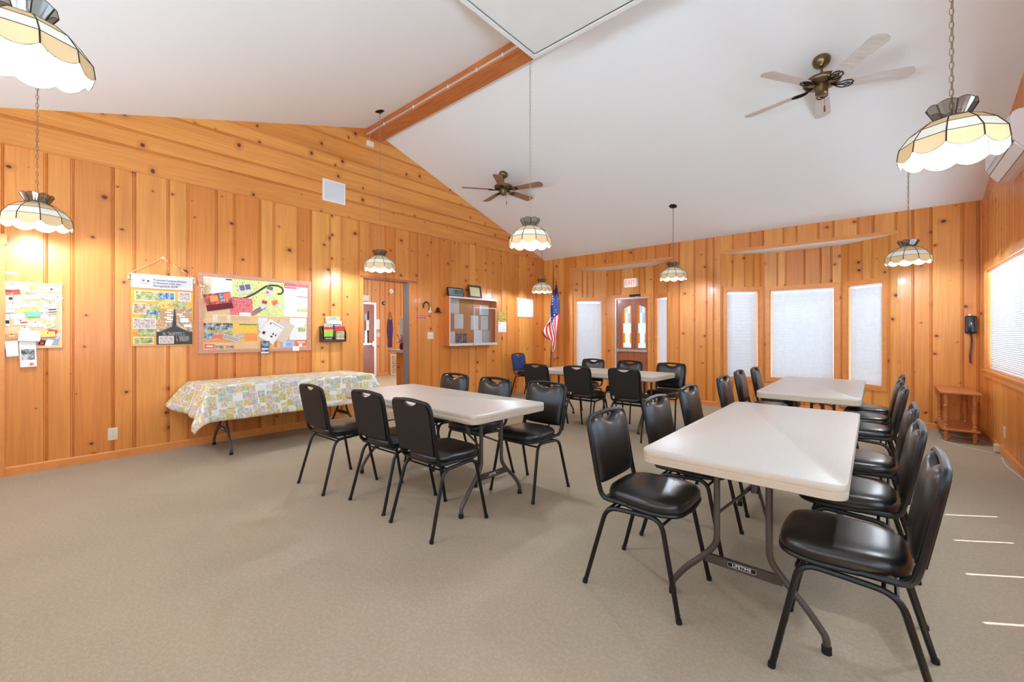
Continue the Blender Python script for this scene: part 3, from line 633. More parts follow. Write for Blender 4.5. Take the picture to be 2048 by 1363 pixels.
# ---------------------------------------------------------------- pendant lamps
LS = 0.87
def lamp_proto():
    t = thing('pendant_lamp', '', 'pendant lamp', (0, 0, 2.07), group='stained glass pendant lamps')
    n = 10; ring = [(0.066, 0.242), (0.114, 0.220), (0.163, 0.174), (0.203, 0.108), (0.210, 0.045)]
    P = lambda r, z, k: (r * math.cos(2 * PI * k / n), r * math.sin(2 * PI * k / n), z)
    bands = [('cream_panels', 'glass_cream'), ('amber_panels', 'glass_amber'), ('frosted_panels', 'glass_frost')]
    for i, (nm, m) in enumerate(bands):
        b = MB()
        for k in range(n):
            b.face([P(*ring[i], k), P(*ring[i], k + 1), P(*ring[i + 1], k + 1), P(*ring[i + 1], k)])
        b.build(nm, m, t)
    b = MB()
    def scal(k, j, m=6):
        f = j / m; a = Vector(P(*ring[4], k)); c = Vector(P(*ring[4], k + 1)); p = a.lerp(c, f); return (p.x, p.y, ring[4][1] - 0.033 * math.sin(PI * f) ** 0.8)
    top = lambda k, j, m=6: tuple(Vector(P(*ring[3], k)).lerp(Vector(P(*ring[3], k + 1)), j / m))
    for k in range(n):
        for j in range(6): b.face([top(k, j), top(k, j + 1), scal(k, j + 1), scal(k, j)])
    b.build('scalloped_skirt', 'glass_amber', t)
    b = MB()
    for k in range(n):
        b.tube([P(*r, k) for r in ring], 0.003, 5)
    for r in ring[:4]: b.tube([P(*r, k) for k in range(n)], 0.0024, 5, closed=True)
    b.tube([scal(k, j) for k in range(n) for j in range(6)], 0.0016, 5, closed=True); b.build('lead_came', 'came', t)
    b = MB(); c8 = 8; Q = lambda r, z, k: (r * math.cos(2 * PI * k / c8), r * math.sin(2 * PI * k / c8), z)
    ct = lambda k, j: (lambda a, c, f: (a.lerp(c, f).x, a.lerp(c, f).y, a.z + 0.016 * math.sin(PI * f)))(Vector(Q(0.098, 0.315, k)), Vector(Q(0.098, 0.315, k + 1)), j / 4)
    cb = lambda k, j: tuple(Vector(Q(0.060, 0.236, k)).lerp(Vector(Q(0.060, 0.236, k + 1)), j / 4))
    for k in range(c8):
        for j in range(4): b.face([cb(k, j), cb(k, j + 1), ct(k, j + 1), ct(k, j)])
    b.build('crown', 'smoke_glass', t)
    b = MB()
    for k in range(c8): b.tube([Q(0.060, 0.236, k), Q(0.098, 0.315, k)], 0.0028, 5)
    b.tube([ct(k, j) for k in range(c8) for j in range(4)], 0.0016, 5, closed=True); b.tube([cb(k, 0) for k in range(c8)], 0.0035, 5, closed=True); b.build('crown_came', 'came', t)
    b = MB(); b.lathe([(0.066, 0.233), (0.068, 0.236), (0.03, 0.246), (0.012, 0.25), (0.012, 0.262), (0.0, 0.262)], 16); b.lathe([(0.018, 0.16), (0.020, 0.165), (0.020, 0.215), (0.010, 0.236)], 12); b.build('socket', 'dark_bronze', t, True)
    b = MB(); b.lathe([(0.0, 0.068), (0.014, 0.071), (0.026, 0.084), (0.030, 0.10), (0.027, 0.12), (0.017, 0.145), (0.013, 0.162), (0.0, 0.162)], 14); b.build('bulb', 'bulb', t, True, 80)
    for o in t.children:
        for v in o.data.vertices: v.co.z *= LS
    return t
lp = lamp_proto()
def chain(L, parent, z0=0.262):
    b = MB(); n = max(2, int(L / 0.034)); st = L / n
    for i in range(n):
        z = z0 + st * (i + 0.5); pts = []
        for k in range(10):
            a = 2 * PI * k / 10; u, v = 0.0085 * math.cos(a), (st * 0.5 + 0.0045) * math.sin(a)
            pts.append((u, 0, z + v) if i % 2 else (0, u, z + v))
        b.tube(pts, 0.0017, 4, closed=True)
    b.tube([(0.004, 0.004, z0), (0.006, -0.004, z0 + L * 0.5), (0.004, 0.004, z0 + L)], 0.0016, 4)
    b.build('chain', 'chain_metal', parent)
LAMPS = [(-2.74, 0.0, 0.285, 'stained glass pendant lamp cut by the top left frame corner, largest on the left', 10),
         (-5.22, 0.06, 0.015, 'stained glass pendant lamp on a long chain above the small cork board', 4),
         (-5.151, 3.17, 0.0, 'stained glass pendant lamp hanging in front of the wall above the hall doorway', 20),
         (-2.60, 3.26, 0.0, 'stained glass pendant lamp beside the far ceiling fan, on the longest visible chain', 0),
         (-2.495, 6.79, 0.0, 'stained glass pendant lamp in front of the back wall between the two bays', 15),
         (0.25, 6.78, -0.04, 'stained glass pendant lamp at the right end of the three window bay', 5),
         (0.278, 3.12, 0.05, 'stained glass pendant lamp at top right near the wall unit, largest on the right', 8),
         (-5.12, 6.80, -0.04, 'smallest stained glass pendant lamp, in the far corner left of the flag', 18)]
for i, (x, y, dz, lab, rz) in enumerate(LAMPS):
    zt = ceil_z(y); zb = 2.112 + dz
    if i == 0: t = lp; t.location = (x, y, zb); t['label'] = lab; t.rotation_euler = (0, 0, math.radians(rz))
    else: t = dup(lp, (x, y, zb), (0, 0, math.radians(rz)), lab)
    LAMPS[i] = (t, zt - zb - 0.262 * LS - 0.03, y, rz, x, zb)
for t, L_, y, rz, x, zb in LAMPS:
    chain(L_, t, 0.262 * LS)
    sl_ = math.atan(-0.3257) if y > YK else math.atan(0.3125)
    b = MB(); Rt = Matrix.Rotation(-math.radians(rz), 3, 'Z') @ Matrix.Rotation(sl_, 3, 'X')
    b.lathe([(0.0, -0.035), (0.012, -0.035), (0.016, -0.022), (0.045, -0.014), (0.062, -0.004), (0.062, 0.0), (0.0, 0.0)], 20, (0, 0, ceil_z(y) - zb), rot=Rt); b.build('canopy', 'dark_bronze', t, True)
    pl = bpy.data.lights.new('lamp_light', 'POINT'); pl.energy = LAMP_W; pl.color = LAMP_COL; pl.shadow_soft_size = 0.035
    po = bpy.data.objects.new('lamp_light', pl); C.objects.link(po); po.location = (x, y, zb + 0.03)

# ---------------------------------------------------------------- ceiling fans
def fan(label, x, y, phase, zb, blade_m, R0=0.69, iron='dark_bronze'):
    zc = ceil_z(y); t = thing('ceiling_fan', label, 'ceiling fan', (x, y, zb), (0, 0, math.radians(phase)), 'five blade ceiling fans')
    top = zc - zb; Rt = Matrix.Rotation(-math.radians(phase), 3, 'Z') @ Matrix.Rotation(math.atan(-0.3257), 3, 'X')
    b = MB(); b.lathe([(0.0, -0.085), (0.018, -0.085), (0.030, -0.07), (0.060, -0.055), (0.072, -0.03), (0.074, -0.008), (0.070, 0.004), (0.0, 0.004)], 24, (0, 0, top), rot=Rt); b.build('canopy', 'bronze', t, True)
    b = MB(); b.tube([(0, 0, 0.09), (0, 0, top - 0.07)], 0.012, 10); b.lathe([(0.0, 0.085), (0.028, 0.085), (0.024, 0.11), (0.012, 0.125), (0.0, 0.125)], 16); b.build('downrod', 'bronze', t, True)
    b = MB(); b.lathe([(0.0, 0.012), (0.115, 0.012), (0.140, 0.02), (0.152, 0.036), (0.152, 0.055), (0.132, 0.07), (0.095, 0.082), (0.05, 0.09), (0.0, 0.092)], 28); b.build('motor_housing', 'bronze', t, True)
    b = MB(); b.lathe([(0.0, -0.085), (0.035, -0.083), (0.05, -0.07), (0.052, -0.035), (0.058, -0.02), (0.058, 0.012), (0.0, 0.012)], 24); b.build('switch_housing', 'bronze', t, True)
    for k in range(5):
        a = 2 * PI * k / 5; Rz = Matrix.Rotation(a, 3, 'Z') @ Matrix.Rotation(math.radians(-12), 3, 'X')
        o = [(0.19, -0.048), (0.24, -0.058), (R0 - 0.06, -0.072), (R0 - 0.035, -0.068), (R0 - 0.012, -0.04), (R0 - 0.004, -0.015), (R0, 0), (R0 - 0.004, 0.015), (R0 - 0.012, 0.04), (R0 - 0.035, 0.068), (R0 - 0.06, 0.072), (0.24, 0.058), (0.19, 0.048)]
        b = MB(); b.prism(o, -0.004, 0.003, T=lambda p: Rz @ Vector(p)); bl = b.build('blade', blade_m, t)
        b = MB(); Rk = Rz
        for s_ in (-1, 1):
            b.tube([Rk @ Vector(q) for q in ((0.10, 0.012 * s_, 0.006), (0.14, 0.03 * s_, -0.008), (0.18, 0.045 * s_, -0.009), (0.225, 0.038 * s_, -0.009), (0.25, 0.012 * s_, -0.009), (0.235, 0.0, -0.009))], 0.0055, 6)
            b.tube([Rk @ Vector(q) for q in ((0.16, 0.0, -0.009), (0.19, 0.018 * s_, -0.010), (0.225, 0.0, -0.009))], 0.005, 6)
        b.tube([Rk @ Vector(q) for q in ((0.07, 0, 0.012), (0.12, 0, -0.004), (0.17, 0, -0.009))], 0.008, 6)
        b.build('blade_iron', iron, bl, True)
    b = MB(); b.tube([(0.03, 0.03, -0.07), (0.035, 0.035, -0.17)], 0.0018, 5); b.lathe([(0.0, -0.235), (0.007, -0.23), (0.008, -0.2), (0.004, -0.17), (0.0, -0.168)], 10, (0.035, 0.035, 0)); b.build('pull_chain', 'bronze', t)
    return t
fan('near ceiling fan with pale whitewashed blades above the right tables', -0.42, 4.99, 22, 3.63, 'washed_oak', 0.71)
fan('far ceiling fan with grey brown blades above the flag end of the room', -4.6, 5.08, 15.6, 3.59, 'grey_oak', 0.68)

# ---------------------------------------------------------------- folding tables
def table_proto():
    t = thing('folding_table', '', 'table', group='white plastic folding tables'); Lx, Wx, H = 1.81, 0.76, 0.737
    o = rrect(Wx, Lx, 0.055, 6)
    b = MB(); b.pillow(o, [(0.014, H - 0.062), (0.003, H - 0.057), (0.0, H - 0.030), (0.003, H - 0.0285), (0.001, H - 0.024), (0.0, H - 0.005), (0.005, H)])
    for f in b.bm.faces:
        if abs(f.calc_center_median().z - H) > 0.004: f.material_index = 1
    b.build('tabletop', ['table_plastic', 'table_edge'], t, True, 50)
    for sy in (-1, 1):
        yl = sy * 0.69; ym = yl * 0.985
        for sx in (-1, 1):
            pts = fillet([(sx * 0.105, ym, H - 0.045), (sx * 0.105, ym, 0.30), (sx * 0.155, ym, 0.235), (sx * 0.245, yl, 0.145), (sx * 0.305, yl, 0.06), (sx * 0.305, yl, 0.02)], 0.07, 6)
            b = MB(); b.tube(pts, 0.014, 10); lg = b.build('leg', 'grey_metal', t, True)
            b = MB(); b.tube([(sx * 0.305, yl, 0.03), (sx * 0.305, yl, 0.0)], [0.017, 0.018], 10); b.build('foot_cap', 'rubber', lg, True)
        b = MB(); b.bb((-0.155, ym - 0.008, 0.205), (0.155, ym + 0.008, 0.245)); cb = b.build('crossbar', 'crossbar', t)
        b = MB(); b.prism(rrect(0.118, 0.024, 0.006, 3), 0.008, 0.0095, T=lambda p: Vector((p[0], ym + sy * p[2], 0.228 + p[1]))); pl = b.build('maker_plate', 'black_plastic', cb)
        b = MB(); b.tube([(x_, ym + sy * 0.0098, 0.228 + z_) for x_, z_ in rrect(0.114, 0.020, 0.005, 3)], 0.0006, 4, closed=True); b.build('plate_rim', 'white_plastic', cb)
        text('LIFETIME', 0.019, 'white_plastic', cb, (0, ym + sy * 0.0102, 0.228), (PI / 2, 0, 0 if sy < 0 else PI), sx=1.05, depth=0.0003)
        b = MB()
        for sx in (-1, 1): b.tube([(sx * 0.105, ym, 0.44), (sx * 0.02, sy * 0.42, 0.50)], 0.007, 6)
        b.tube([(0, sy * 0.42, 0.50), (0, sy * 0.36, 0.60), (0, sy * 0.24, H - 0.04)], 0.009, 6); b.tube([(0, sy * 0.425, 0.485), (0, sy * 0.41, 0.525)], 0.016, 8); b.build('folding_brace', 'grey_metal', t)
    b = MB()
    for sx in (-1, 1): b.bb((sx * 0.30 - 0.012, -0.75, H - 0.075), (sx * 0.30 + 0.012, 0.75, H - 0.060))
    b.build('under_rails', 'grey_metal', t)
    return t
tp = table_proto()
TABLES = [(-0.471, 2.783, 0.5, 'near right white folding table with speckled edge, end nearest the camera'),
          (-2.862, 2.295, 90 - 1.6, 'white folding table left of centre with three chairs on each long side'),
          (-0.494, 5.341, 0.3, 'white folding table in front of the three window bay'),
          (-2.975, 5.37, 90 - 1.0, 'white folding table in front of the exit door bay'),
          (-5.43, 2.10, 90 - 90, 'folding table against the left wall under the patterned cloth')]
for i, (x, y, rz, lab) in enumerate(TABLES):
    if i == 0: tp.location = (x, y, 0); tp.rotation_euler = (0, 0, math.radians(rz)); tp['label'] = lab
    else: dup(tp, (x, y, 0), (0, 0, math.radians(rz)), lab)
# patterned tablecloth
def tablecloth():
    bm = bmesh.new(); uvl = bm.loops.layers.uv.new('UVMap'); X0, X1, Y0, Y1 = -5.81, -5.05, 1.195, 3.005; ov = 0.34; z0 = 0.741
    nx, ny = 44, 78; xs = [X0 - 0.06 + (X1 + ov + 0.03 - (X0 - 0.06)) * i / nx for i in range(nx + 1)]; ys = [Y0 - ov + (Y1 - Y0 + 2 * ov) * j / ny for j in range(ny + 1)]
    V = []
    for j, y in enumerate(ys):
        row = []
        for i, x in enumerate(xs):
            qx = min(max(x, X0), X1); qy = min(max(y, Y0), Y1); dx, dy = x - qx, y - qy; d = math.hypot(dx, dy)
            if d < 1e-6: p = (x, y, z0 + 0.0015 * math.sin(x * 9) * math.sin(y * 5))
            else:
                ux, uy = dx / d, dy / d; corner = abs(dx) > 1e-6 and abs(dy) > 1e-6
                dd = max(0, d - 0.02); rip = 0.012 * math.sin((y if abs(dx) > abs(dy) else x) * 13) * min(1, d / 0.2)
                s2 = math.sin(2 * math.atan2(abs(dy), abs(dx))); flare = 0.16 if not corner else 0.16 + 0.30 * s2
                if dy < 0: flare = 0.30 + 0.18 * (s2 if corner else 0) + (0.30 * min(1, max(0, (X0 + 0.25 - x) / 0.25)) if x < X0 + 0.25 else 0)
                out = 0.012 + dd * flare + rip; px = qx + ux * out; py = qy + uy * out
                if dx < 0: px = max(px, XA + 0.012)
                z = z0 - 0.004 - dd * math.sqrt(max(0.2, 1 - flare * flare))
                p = (px, py, z)
            row.append(bm.verts.new(p))
        V.append(row)
    for j in range(ny):
        for i in range(nx):
            f = bm.faces.new([V[j][i], V[j][i + 1], V[j + 1][i + 1], V[j + 1][i]]); f.smooth = True
            for lp_, (a, c) in zip(f.loops, ((i, j), (i + 1, j), (i + 1, j + 1), (i, j + 1))): lp_[uvl].uv = (xs[a], ys[c])
    me = bpy.data.meshes.new('tablecloth'); bm.to_mesh(me); bm.free(); me.materials.append(M['patchwork_print']); o = bpy.data.objects.new('tablecloth', me); C.objects.link(o)
    md = o.modifiers.new('thickness', 'SOLIDIFY'); md.thickness = 0.0015
    return tag(o, 'pastel patchwork print tablecloth draped over the table at the left wall', 'tablecloth')
tablecloth()

# ---------------------------------------------------------------- chairs
def chair_proto(name, label, back_m):
    t = thing(name, label, 'chair', group='black vinyl stacking chairs')
    tr = 0.0115
    for sx in (-1, 1):
        X = lambda f: sx * f
        mid = (X(0.195), 0.03, 0.418)
        rear = fillet([(X(0.218), -0.238, 0.0), (X(0.198), -0.125, 0.410), (X(0.195), 0.03, 0.418)], 0.06, 6)
        front = fillet([(X(0.195), 0.03, 0.418), (X(0.198), 0.150, 0.424), (X(0.218), 0.238, 0.0)], 0.085, 7)
        for pts in (rear, front):
            b = MB(); b.tube(pts, tr, 8); lg = b.build('leg', 'black_metal', t, True)
            e = pts[0] if pts is rear else pts[-1]
            b = MB(); b.tube([(e[0], e[1], 0.0), (e[0] * 0.998, e[1] * 0.99, 0.018)], 0.0135, 8); b.build('foot_cap', 'rubber', lg, True)
    for x_, y_, z_ in ((0.195, -0.118, 0.402), (0.195, -0.085, 0.408), (0.2, 0.160, 0.405)): b = MB(); b.tube([(-x_, y_, z_), (x_, y_, z_)], 0.007, 6); b.build('stretcher', 'black_metal', t, True)
    # back frame: arch + curved knees + ring under the seat
    ybk = lambda z: -0.175 - (z - 0.50) * 0.18
    top = 0.85; half = 0.198
    pts = [(-0.185, -0.02, 0.443), (-0.190, ybk(0.50) + 0.02, 0.448), (-0.193, ybk(0.50), 0.52), (-half, ybk(0.78), 0.79), (-half + 0.012, ybk(0.84), top - 0.014), (0, ybk(top + 0.004), top + 0.002), (half - 0.012, ybk(0.84), top - 0.014), (half, ybk(0.78), 0.79), (0.193, ybk(0.50), 0.52), (0.190, ybk(0.50) + 0.02, 0.448), (0.185, -0.02, 0.443)]
    b = MB(); b.tube(fillet(pts, 0.075, 7), 0.0125, 8); b.build('back_frame', 'black_metal', t, True)
    ring = [(0.185, -0.02), (0.205, 0.12), (0.16, 0.215), (0, 0.232), (-0.16, 0.215), (-0.205, 0.12), (-0.185, -0.02)]
    b = MB(); b.tube(fillet([(x, y, 0.440) for x, y in ring], 0.06, 5), 0.011, 8)
    b.box((0, -0.14, 0.442), (0.37, 0.03, 0.012)); b.build('seat_frame', 'black_metal', t, True)
    # seat cushion
    def lerp_out(pts, n=5, r=0.06):
        P = [Vector((p[0], p[1], 0)) for p in pts]; N_ = len(P); out = []
        for i in range(N_):
            a, c, d = P[i - 1], P[i], P[(i + 1) % N_]; u = (a - c); v = (d - c); rr = min(r, u.length * .49, v.length * .49); p0 = c + u.normalized() * rr; p1 = c + v.normalized() * rr
            for j in range(n + 1): tt = j / n; q = p0 * (1 - tt) ** 2 + c * 2 * tt * (1 - tt) + p1 * tt * tt; out.append((q.x, q.y))
        return out
    so_ = lerp_out([(-0.175, -0.165), (0.175, -0.165), (0.212, 0.12), (0.165, 0.222), (0, 0.238), (-0.165, 0.222), (-0.212, 0.12)], 5, 0.12)
    b = MB(); b.pillow(so_, [(0.02, 0.447), (0.004, 0.450), (0.0, 0.464), (0.004, 0.482), (0.015, 0.496), (0.036, 0.506), (0.075, 0.512), (0.12, 0.514)]); st = b.build('seat', 'vinyl', t, True, 60)
    # backrest: padded panel filling the arch, dipping below the hand hole
    NU, NV = 26, 22
    def hw(v): return 0.178 + 0.012 * min(1, v * 1.6)
    def ztop(x):
        r = 0.060; e = abs(x) - (hw(1) - r); z = 0.842 - (r - math.sqrt(max(0, r * r - e * e)) if e > 0 else 0)
        if abs(x) < 0.086: z -= 0.034 * (1 - (x / 0.086) ** 2) ** 0.9
        return z
    def pt(i, j, front):
        u = -1 + 2 * i / NU; v = j / NV; u = math.copysign(1 - (1 - abs(u)) ** 1.35, u); vv = 0.5 - 0.5 * math.cos(PI * v)
        x = u * hw(vv); z = 0.505 + vv * (ztop(x) - 0.505) + 0.006 * (1 - vv) * u ** 4
        if front: th = 0.034 * (max(0, 1 - abs(u) ** 5) ** 0.55) * (max(0, 1 - abs(2 * vv - 1) ** 6) ** 0.5) + 0.002
        else: th = -0.006
        return Vector((x, ybk(z) + th, z))
    b = MB(); VF = [[b.bm.verts.new(pt(i, j, True)) for i in range(NU + 1)] for j in range(NV + 1)]; VB = [[b.bm.verts.new(pt(i, j, False)) for i in range(NU + 1)] for j in range(NV + 1)]
    for j in range(NV):
        for i in range(NU): b.bm.faces.new([VF[j][i], VF[j][i + 1], VF[j + 1][i + 1], VF[j + 1][i]]); b.bm.faces.new([VB[j][i], VB[j + 1][i], VB[j + 1][i + 1], VB[j][i + 1]])
    for i in range(NU):
        for j in (0, NV): b.bm.faces.new([VF[j][i], VF[j][i + 1], VB[j][i + 1], VB[j][i]])
    for j in range(NV):
        for i in (0, NU): b.bm.faces.new([VF[j][i], VF[j + 1][i], VB[j + 1][i], VB[j][i]])
    b.build('backrest', back_m, t, True, 75)
    b = MB(); VA = [[b.bm.verts.new(pt(i, j, False) + Vector((0, -0.0005, 0))) for i in range(NU + 1)] for j in (0, 4, 8, 12, 16, 18, 20, 21, 22)]; VC = [[b.bm.verts.new(v.co + Vector((0, -0.008, 0))) for v in row] for row in VA]
    for A in (VA, VC):
        for j in range(8):
            for i in range(NU): b.bm.faces.new([A[j][i], A[j][i + 1], A[j + 1][i + 1], A[j + 1][i]])
    for i in range(NU):
        for j in (0, 8): b.bm.faces.new([VA[j][i], VA[j][i + 1], VC[j][i + 1], VC[j][i]])
    for j in range(8):
        for i in (0, NU): b.bm.faces.new([VA[j][i], VA[j + 1][i], VC[j + 1][i], VC[j][i]])
    b.build('back_panel', 'vinyl_back', t, True)
    return t
cp0 = chair_proto('stacking_chair', '', 'vinyl')
cblue = chair_proto('stacking_chair', 'black framed chair with a blue backrest standing against the wall near the flag', 'blue_fabric')
cblue.location = (-5.40, 6.66, 0); cblue.rotation_euler = (0, 0, math.radians(-90)); cblue.name = 'stacking_chair'; del cblue['group']
# position is the middle of the footprint; heading is where the sitter looks (degrees, 0 = +y)
CH = [(-3.515, 1.762, 1, 'black chair with its back to the camera, left end of the left table near side'),
      (-2.845, 1.870, 2, 'middle of three black chairs with backs to the camera at the left table'),
      (-2.268, 1.850, 0, 'black chair with its back to the camera at the right end of the left table'),
      (-3.33, 2.70, 181, 'far side black chair of the left table, leftmost, facing the camera'),
      (-2.74, 2.68, 180, 'far side black chair of the left table, middle of its row'),
      (-2.17, 2.72, 180, 'black chair facing the camera at the left table far side, right end'),
      (-0.903, 2.10, -90, 'nearest black chair on the left side of the near right table'),
      (-0.90, 2.77, -90, 'middle black chair on the left side of the near right table'),
      (-0.93, 3.50, -90, 'farthest black chair on the left side of the near right table'),
      (-0.93, 4.50, -90, 'nearest black chair on the left side of the table by the three window bay'),
      (-0.97, 5.30, -90, 'middle black chair on the left side of the table by the three window bay'),
      (-0.93, 5.90, -90, 'farthest black chair left of the bay table, pale seat seen below the tabletop'),
      (-0.075, 2.09, 90, 'largest black chair at lower right, seat and back nearest the camera'),
      (-0.09, 2.76, 90, 'second black chair from the camera along the right side of the near right table'),
      (-0.08, 3.46, 90, 'third black chair from the camera along the right side of the near right table'),
      (-0.08, 4.58, 90, 'nearest black chair on the right side of the table by the three window bay'),
      (-0.09, 5.18, 90, 'middle black chair on the right side of the table by the three window bay'),
      (-0.06, 5.78, 90, 'farthest black chair on the right side of the table by the three window bay'),
      (-3.53, 4.77, 1, 'exit door table: leftmost of three black chairs with backs to the camera'),
      (-2.92, 4.85, -1, 'exit door table: middle of three black chairs with backs to the camera'),
      (-2.31, 4.93 - 0.02, 1, 'exit door table: rightmost of three black chairs with backs to the camera'),
      (-3.50, 5.80, 180, 'black chair facing the camera in front of the window left of the exit door'),
      (-2.86, 5.78, 180, 'black chair facing the camera directly in front of the exit door'),
      (-2.21, 5.72, 180, 'black chair facing the camera at the right end of the exit door table')]
for i, (x, y, a, lab) in enumerate(CH):
    if i == 0: cp0.location = (x, y, 0); cp0.rotation_euler = (0, 0, math.radians(a)); cp0['label'] = lab
    else: dup(cp0, (x, y, 0), (0, 0, math.radians(a)), lab)

# ---------------------------------------------------------------- flat things pinned or hung on a wall
RA = PI / 2                                       # left wall: local x runs along +y, local -y faces the room
def sheet(name, label, cat, y, z, w_, h_, rot, m, off, extras=(), th=0.0012, pin=None, group=None, x=None, rz=None, xy=None, curl=0.0):
    """one sheet: a thin slab, with printed areas (cx, cz, w, h, material) laid on its face"""
    b = MB(); mats = [m]
    if curl:
        n = 6
        T = lambda u, v: (u * w_, -curl * (0.5 - v) ** 2 * 1.6 - 0.0006, v * h_)
        for i_ in range(n):
            v0, v1 = -0.5 + i_ / n, -0.5 + (i_ + 1) / n
            b.face([T(-0.5, v0), T(0.5, v0), T(0.5, v1), T(-0.5, v1)])
            b.face([(p[0], p[1] + 0.0008, p[2]) for p in (T(-0.5, v1), T(0.5, v1), T(0.5, v0), T(-0.5, v0))])
    else: b.box((0, 0, 0), (w_, th, h_))
    for k_, e in enumerate(extras):
        if e[4] not in mats: mats.append(e[4])
        mi = mats.index(e[4]); yy = -th / 2 - 0.0002 * (k_ + 1)
        if e[0] == 'path':
            P = [Vector((p[0] * w_, 0, p[1] * h_)) for p in e[1]]; hw_ = e[2] / 2; L_, R_ = [], []
            for q_ in range(len(P)):
                d_ = (P[min(q_ + 1, len(P) - 1)] - P[max(q_ - 1, 0)]).normalized(); n_ = Vector((-d_.z, 0, d_.x)) * hw_; L_.append(P[q_] + n_); R_.append(P[q_] - n_)
            for q_ in range(len(P) - 1): b.face([(v_.x, yy, v_.z) for v_ in (L_[q_], L_[q_ + 1], R_[q_ + 1], R_[q_])], mi)
            continue
        a = 0; a = math.radians(e[5]) if len(e) > 5 else 0
        cx, cz, ew, eh = e[0] * w_, e[1] * h_, e[2] * w_ / 2, e[3] * h_ / 2
        q = [(-ew, -eh), (ew, -eh), (ew, eh), (-ew, eh)]
        b.face([(cx + p[0] * math.cos(a) - p[1] * math.sin(a), yy, cz + p[0] * math.sin(a) + p[1] * math.cos(a)) for p in q], mi)
    o = b.build(name, mats)
    o.location = (XA + off, y, z); o.rotation_euler = (0, -math.radians(rot), RA)
    if xy: o.location = xy; o.rotation_euler = (0, -math.radians(rot), rz)
    tag(o, label, cat, group)
    if pin:
        b = MB(); b.lathe([(0, -0.001), (0.0045, 0), (0.003, 0.004), (0.0025, 0.008), (0.004, 0.010), (0, 0.011)], 8, rot=Matrix.Rotation(PI / 2, 3, 'X')); p = b.build('push_pin', pin, o, True); p.location = (0, -th / 2, h_ * 0.38)
    return o
def frame_board(name, label, cat, y, z, w_, h_, fw, fd, fm, im, off=0.0, rz=RA, loc=None, back=0.010, inner='cork_panel'):
    t = thing(name, label, cat, loc or (XA + off, y, z), (0, 0, rz))
    b = MB(); b.box((0, -back / 2, 0), (w_ - fw, back, h_ - fw)); b.build(inner, im, t)
    b = MB()
    for sx in (-1, 1): b.box((sx * (w_ - fw) / 2, -fd / 2, 0), (fw, fd, h_))
    for sz in (-1, 1): b.box((0, -fd / 2, sz * (h_ - fw) / 2), (w_ - 2 * fw, fd, fw))
    b.build('frame', fm, t); return t
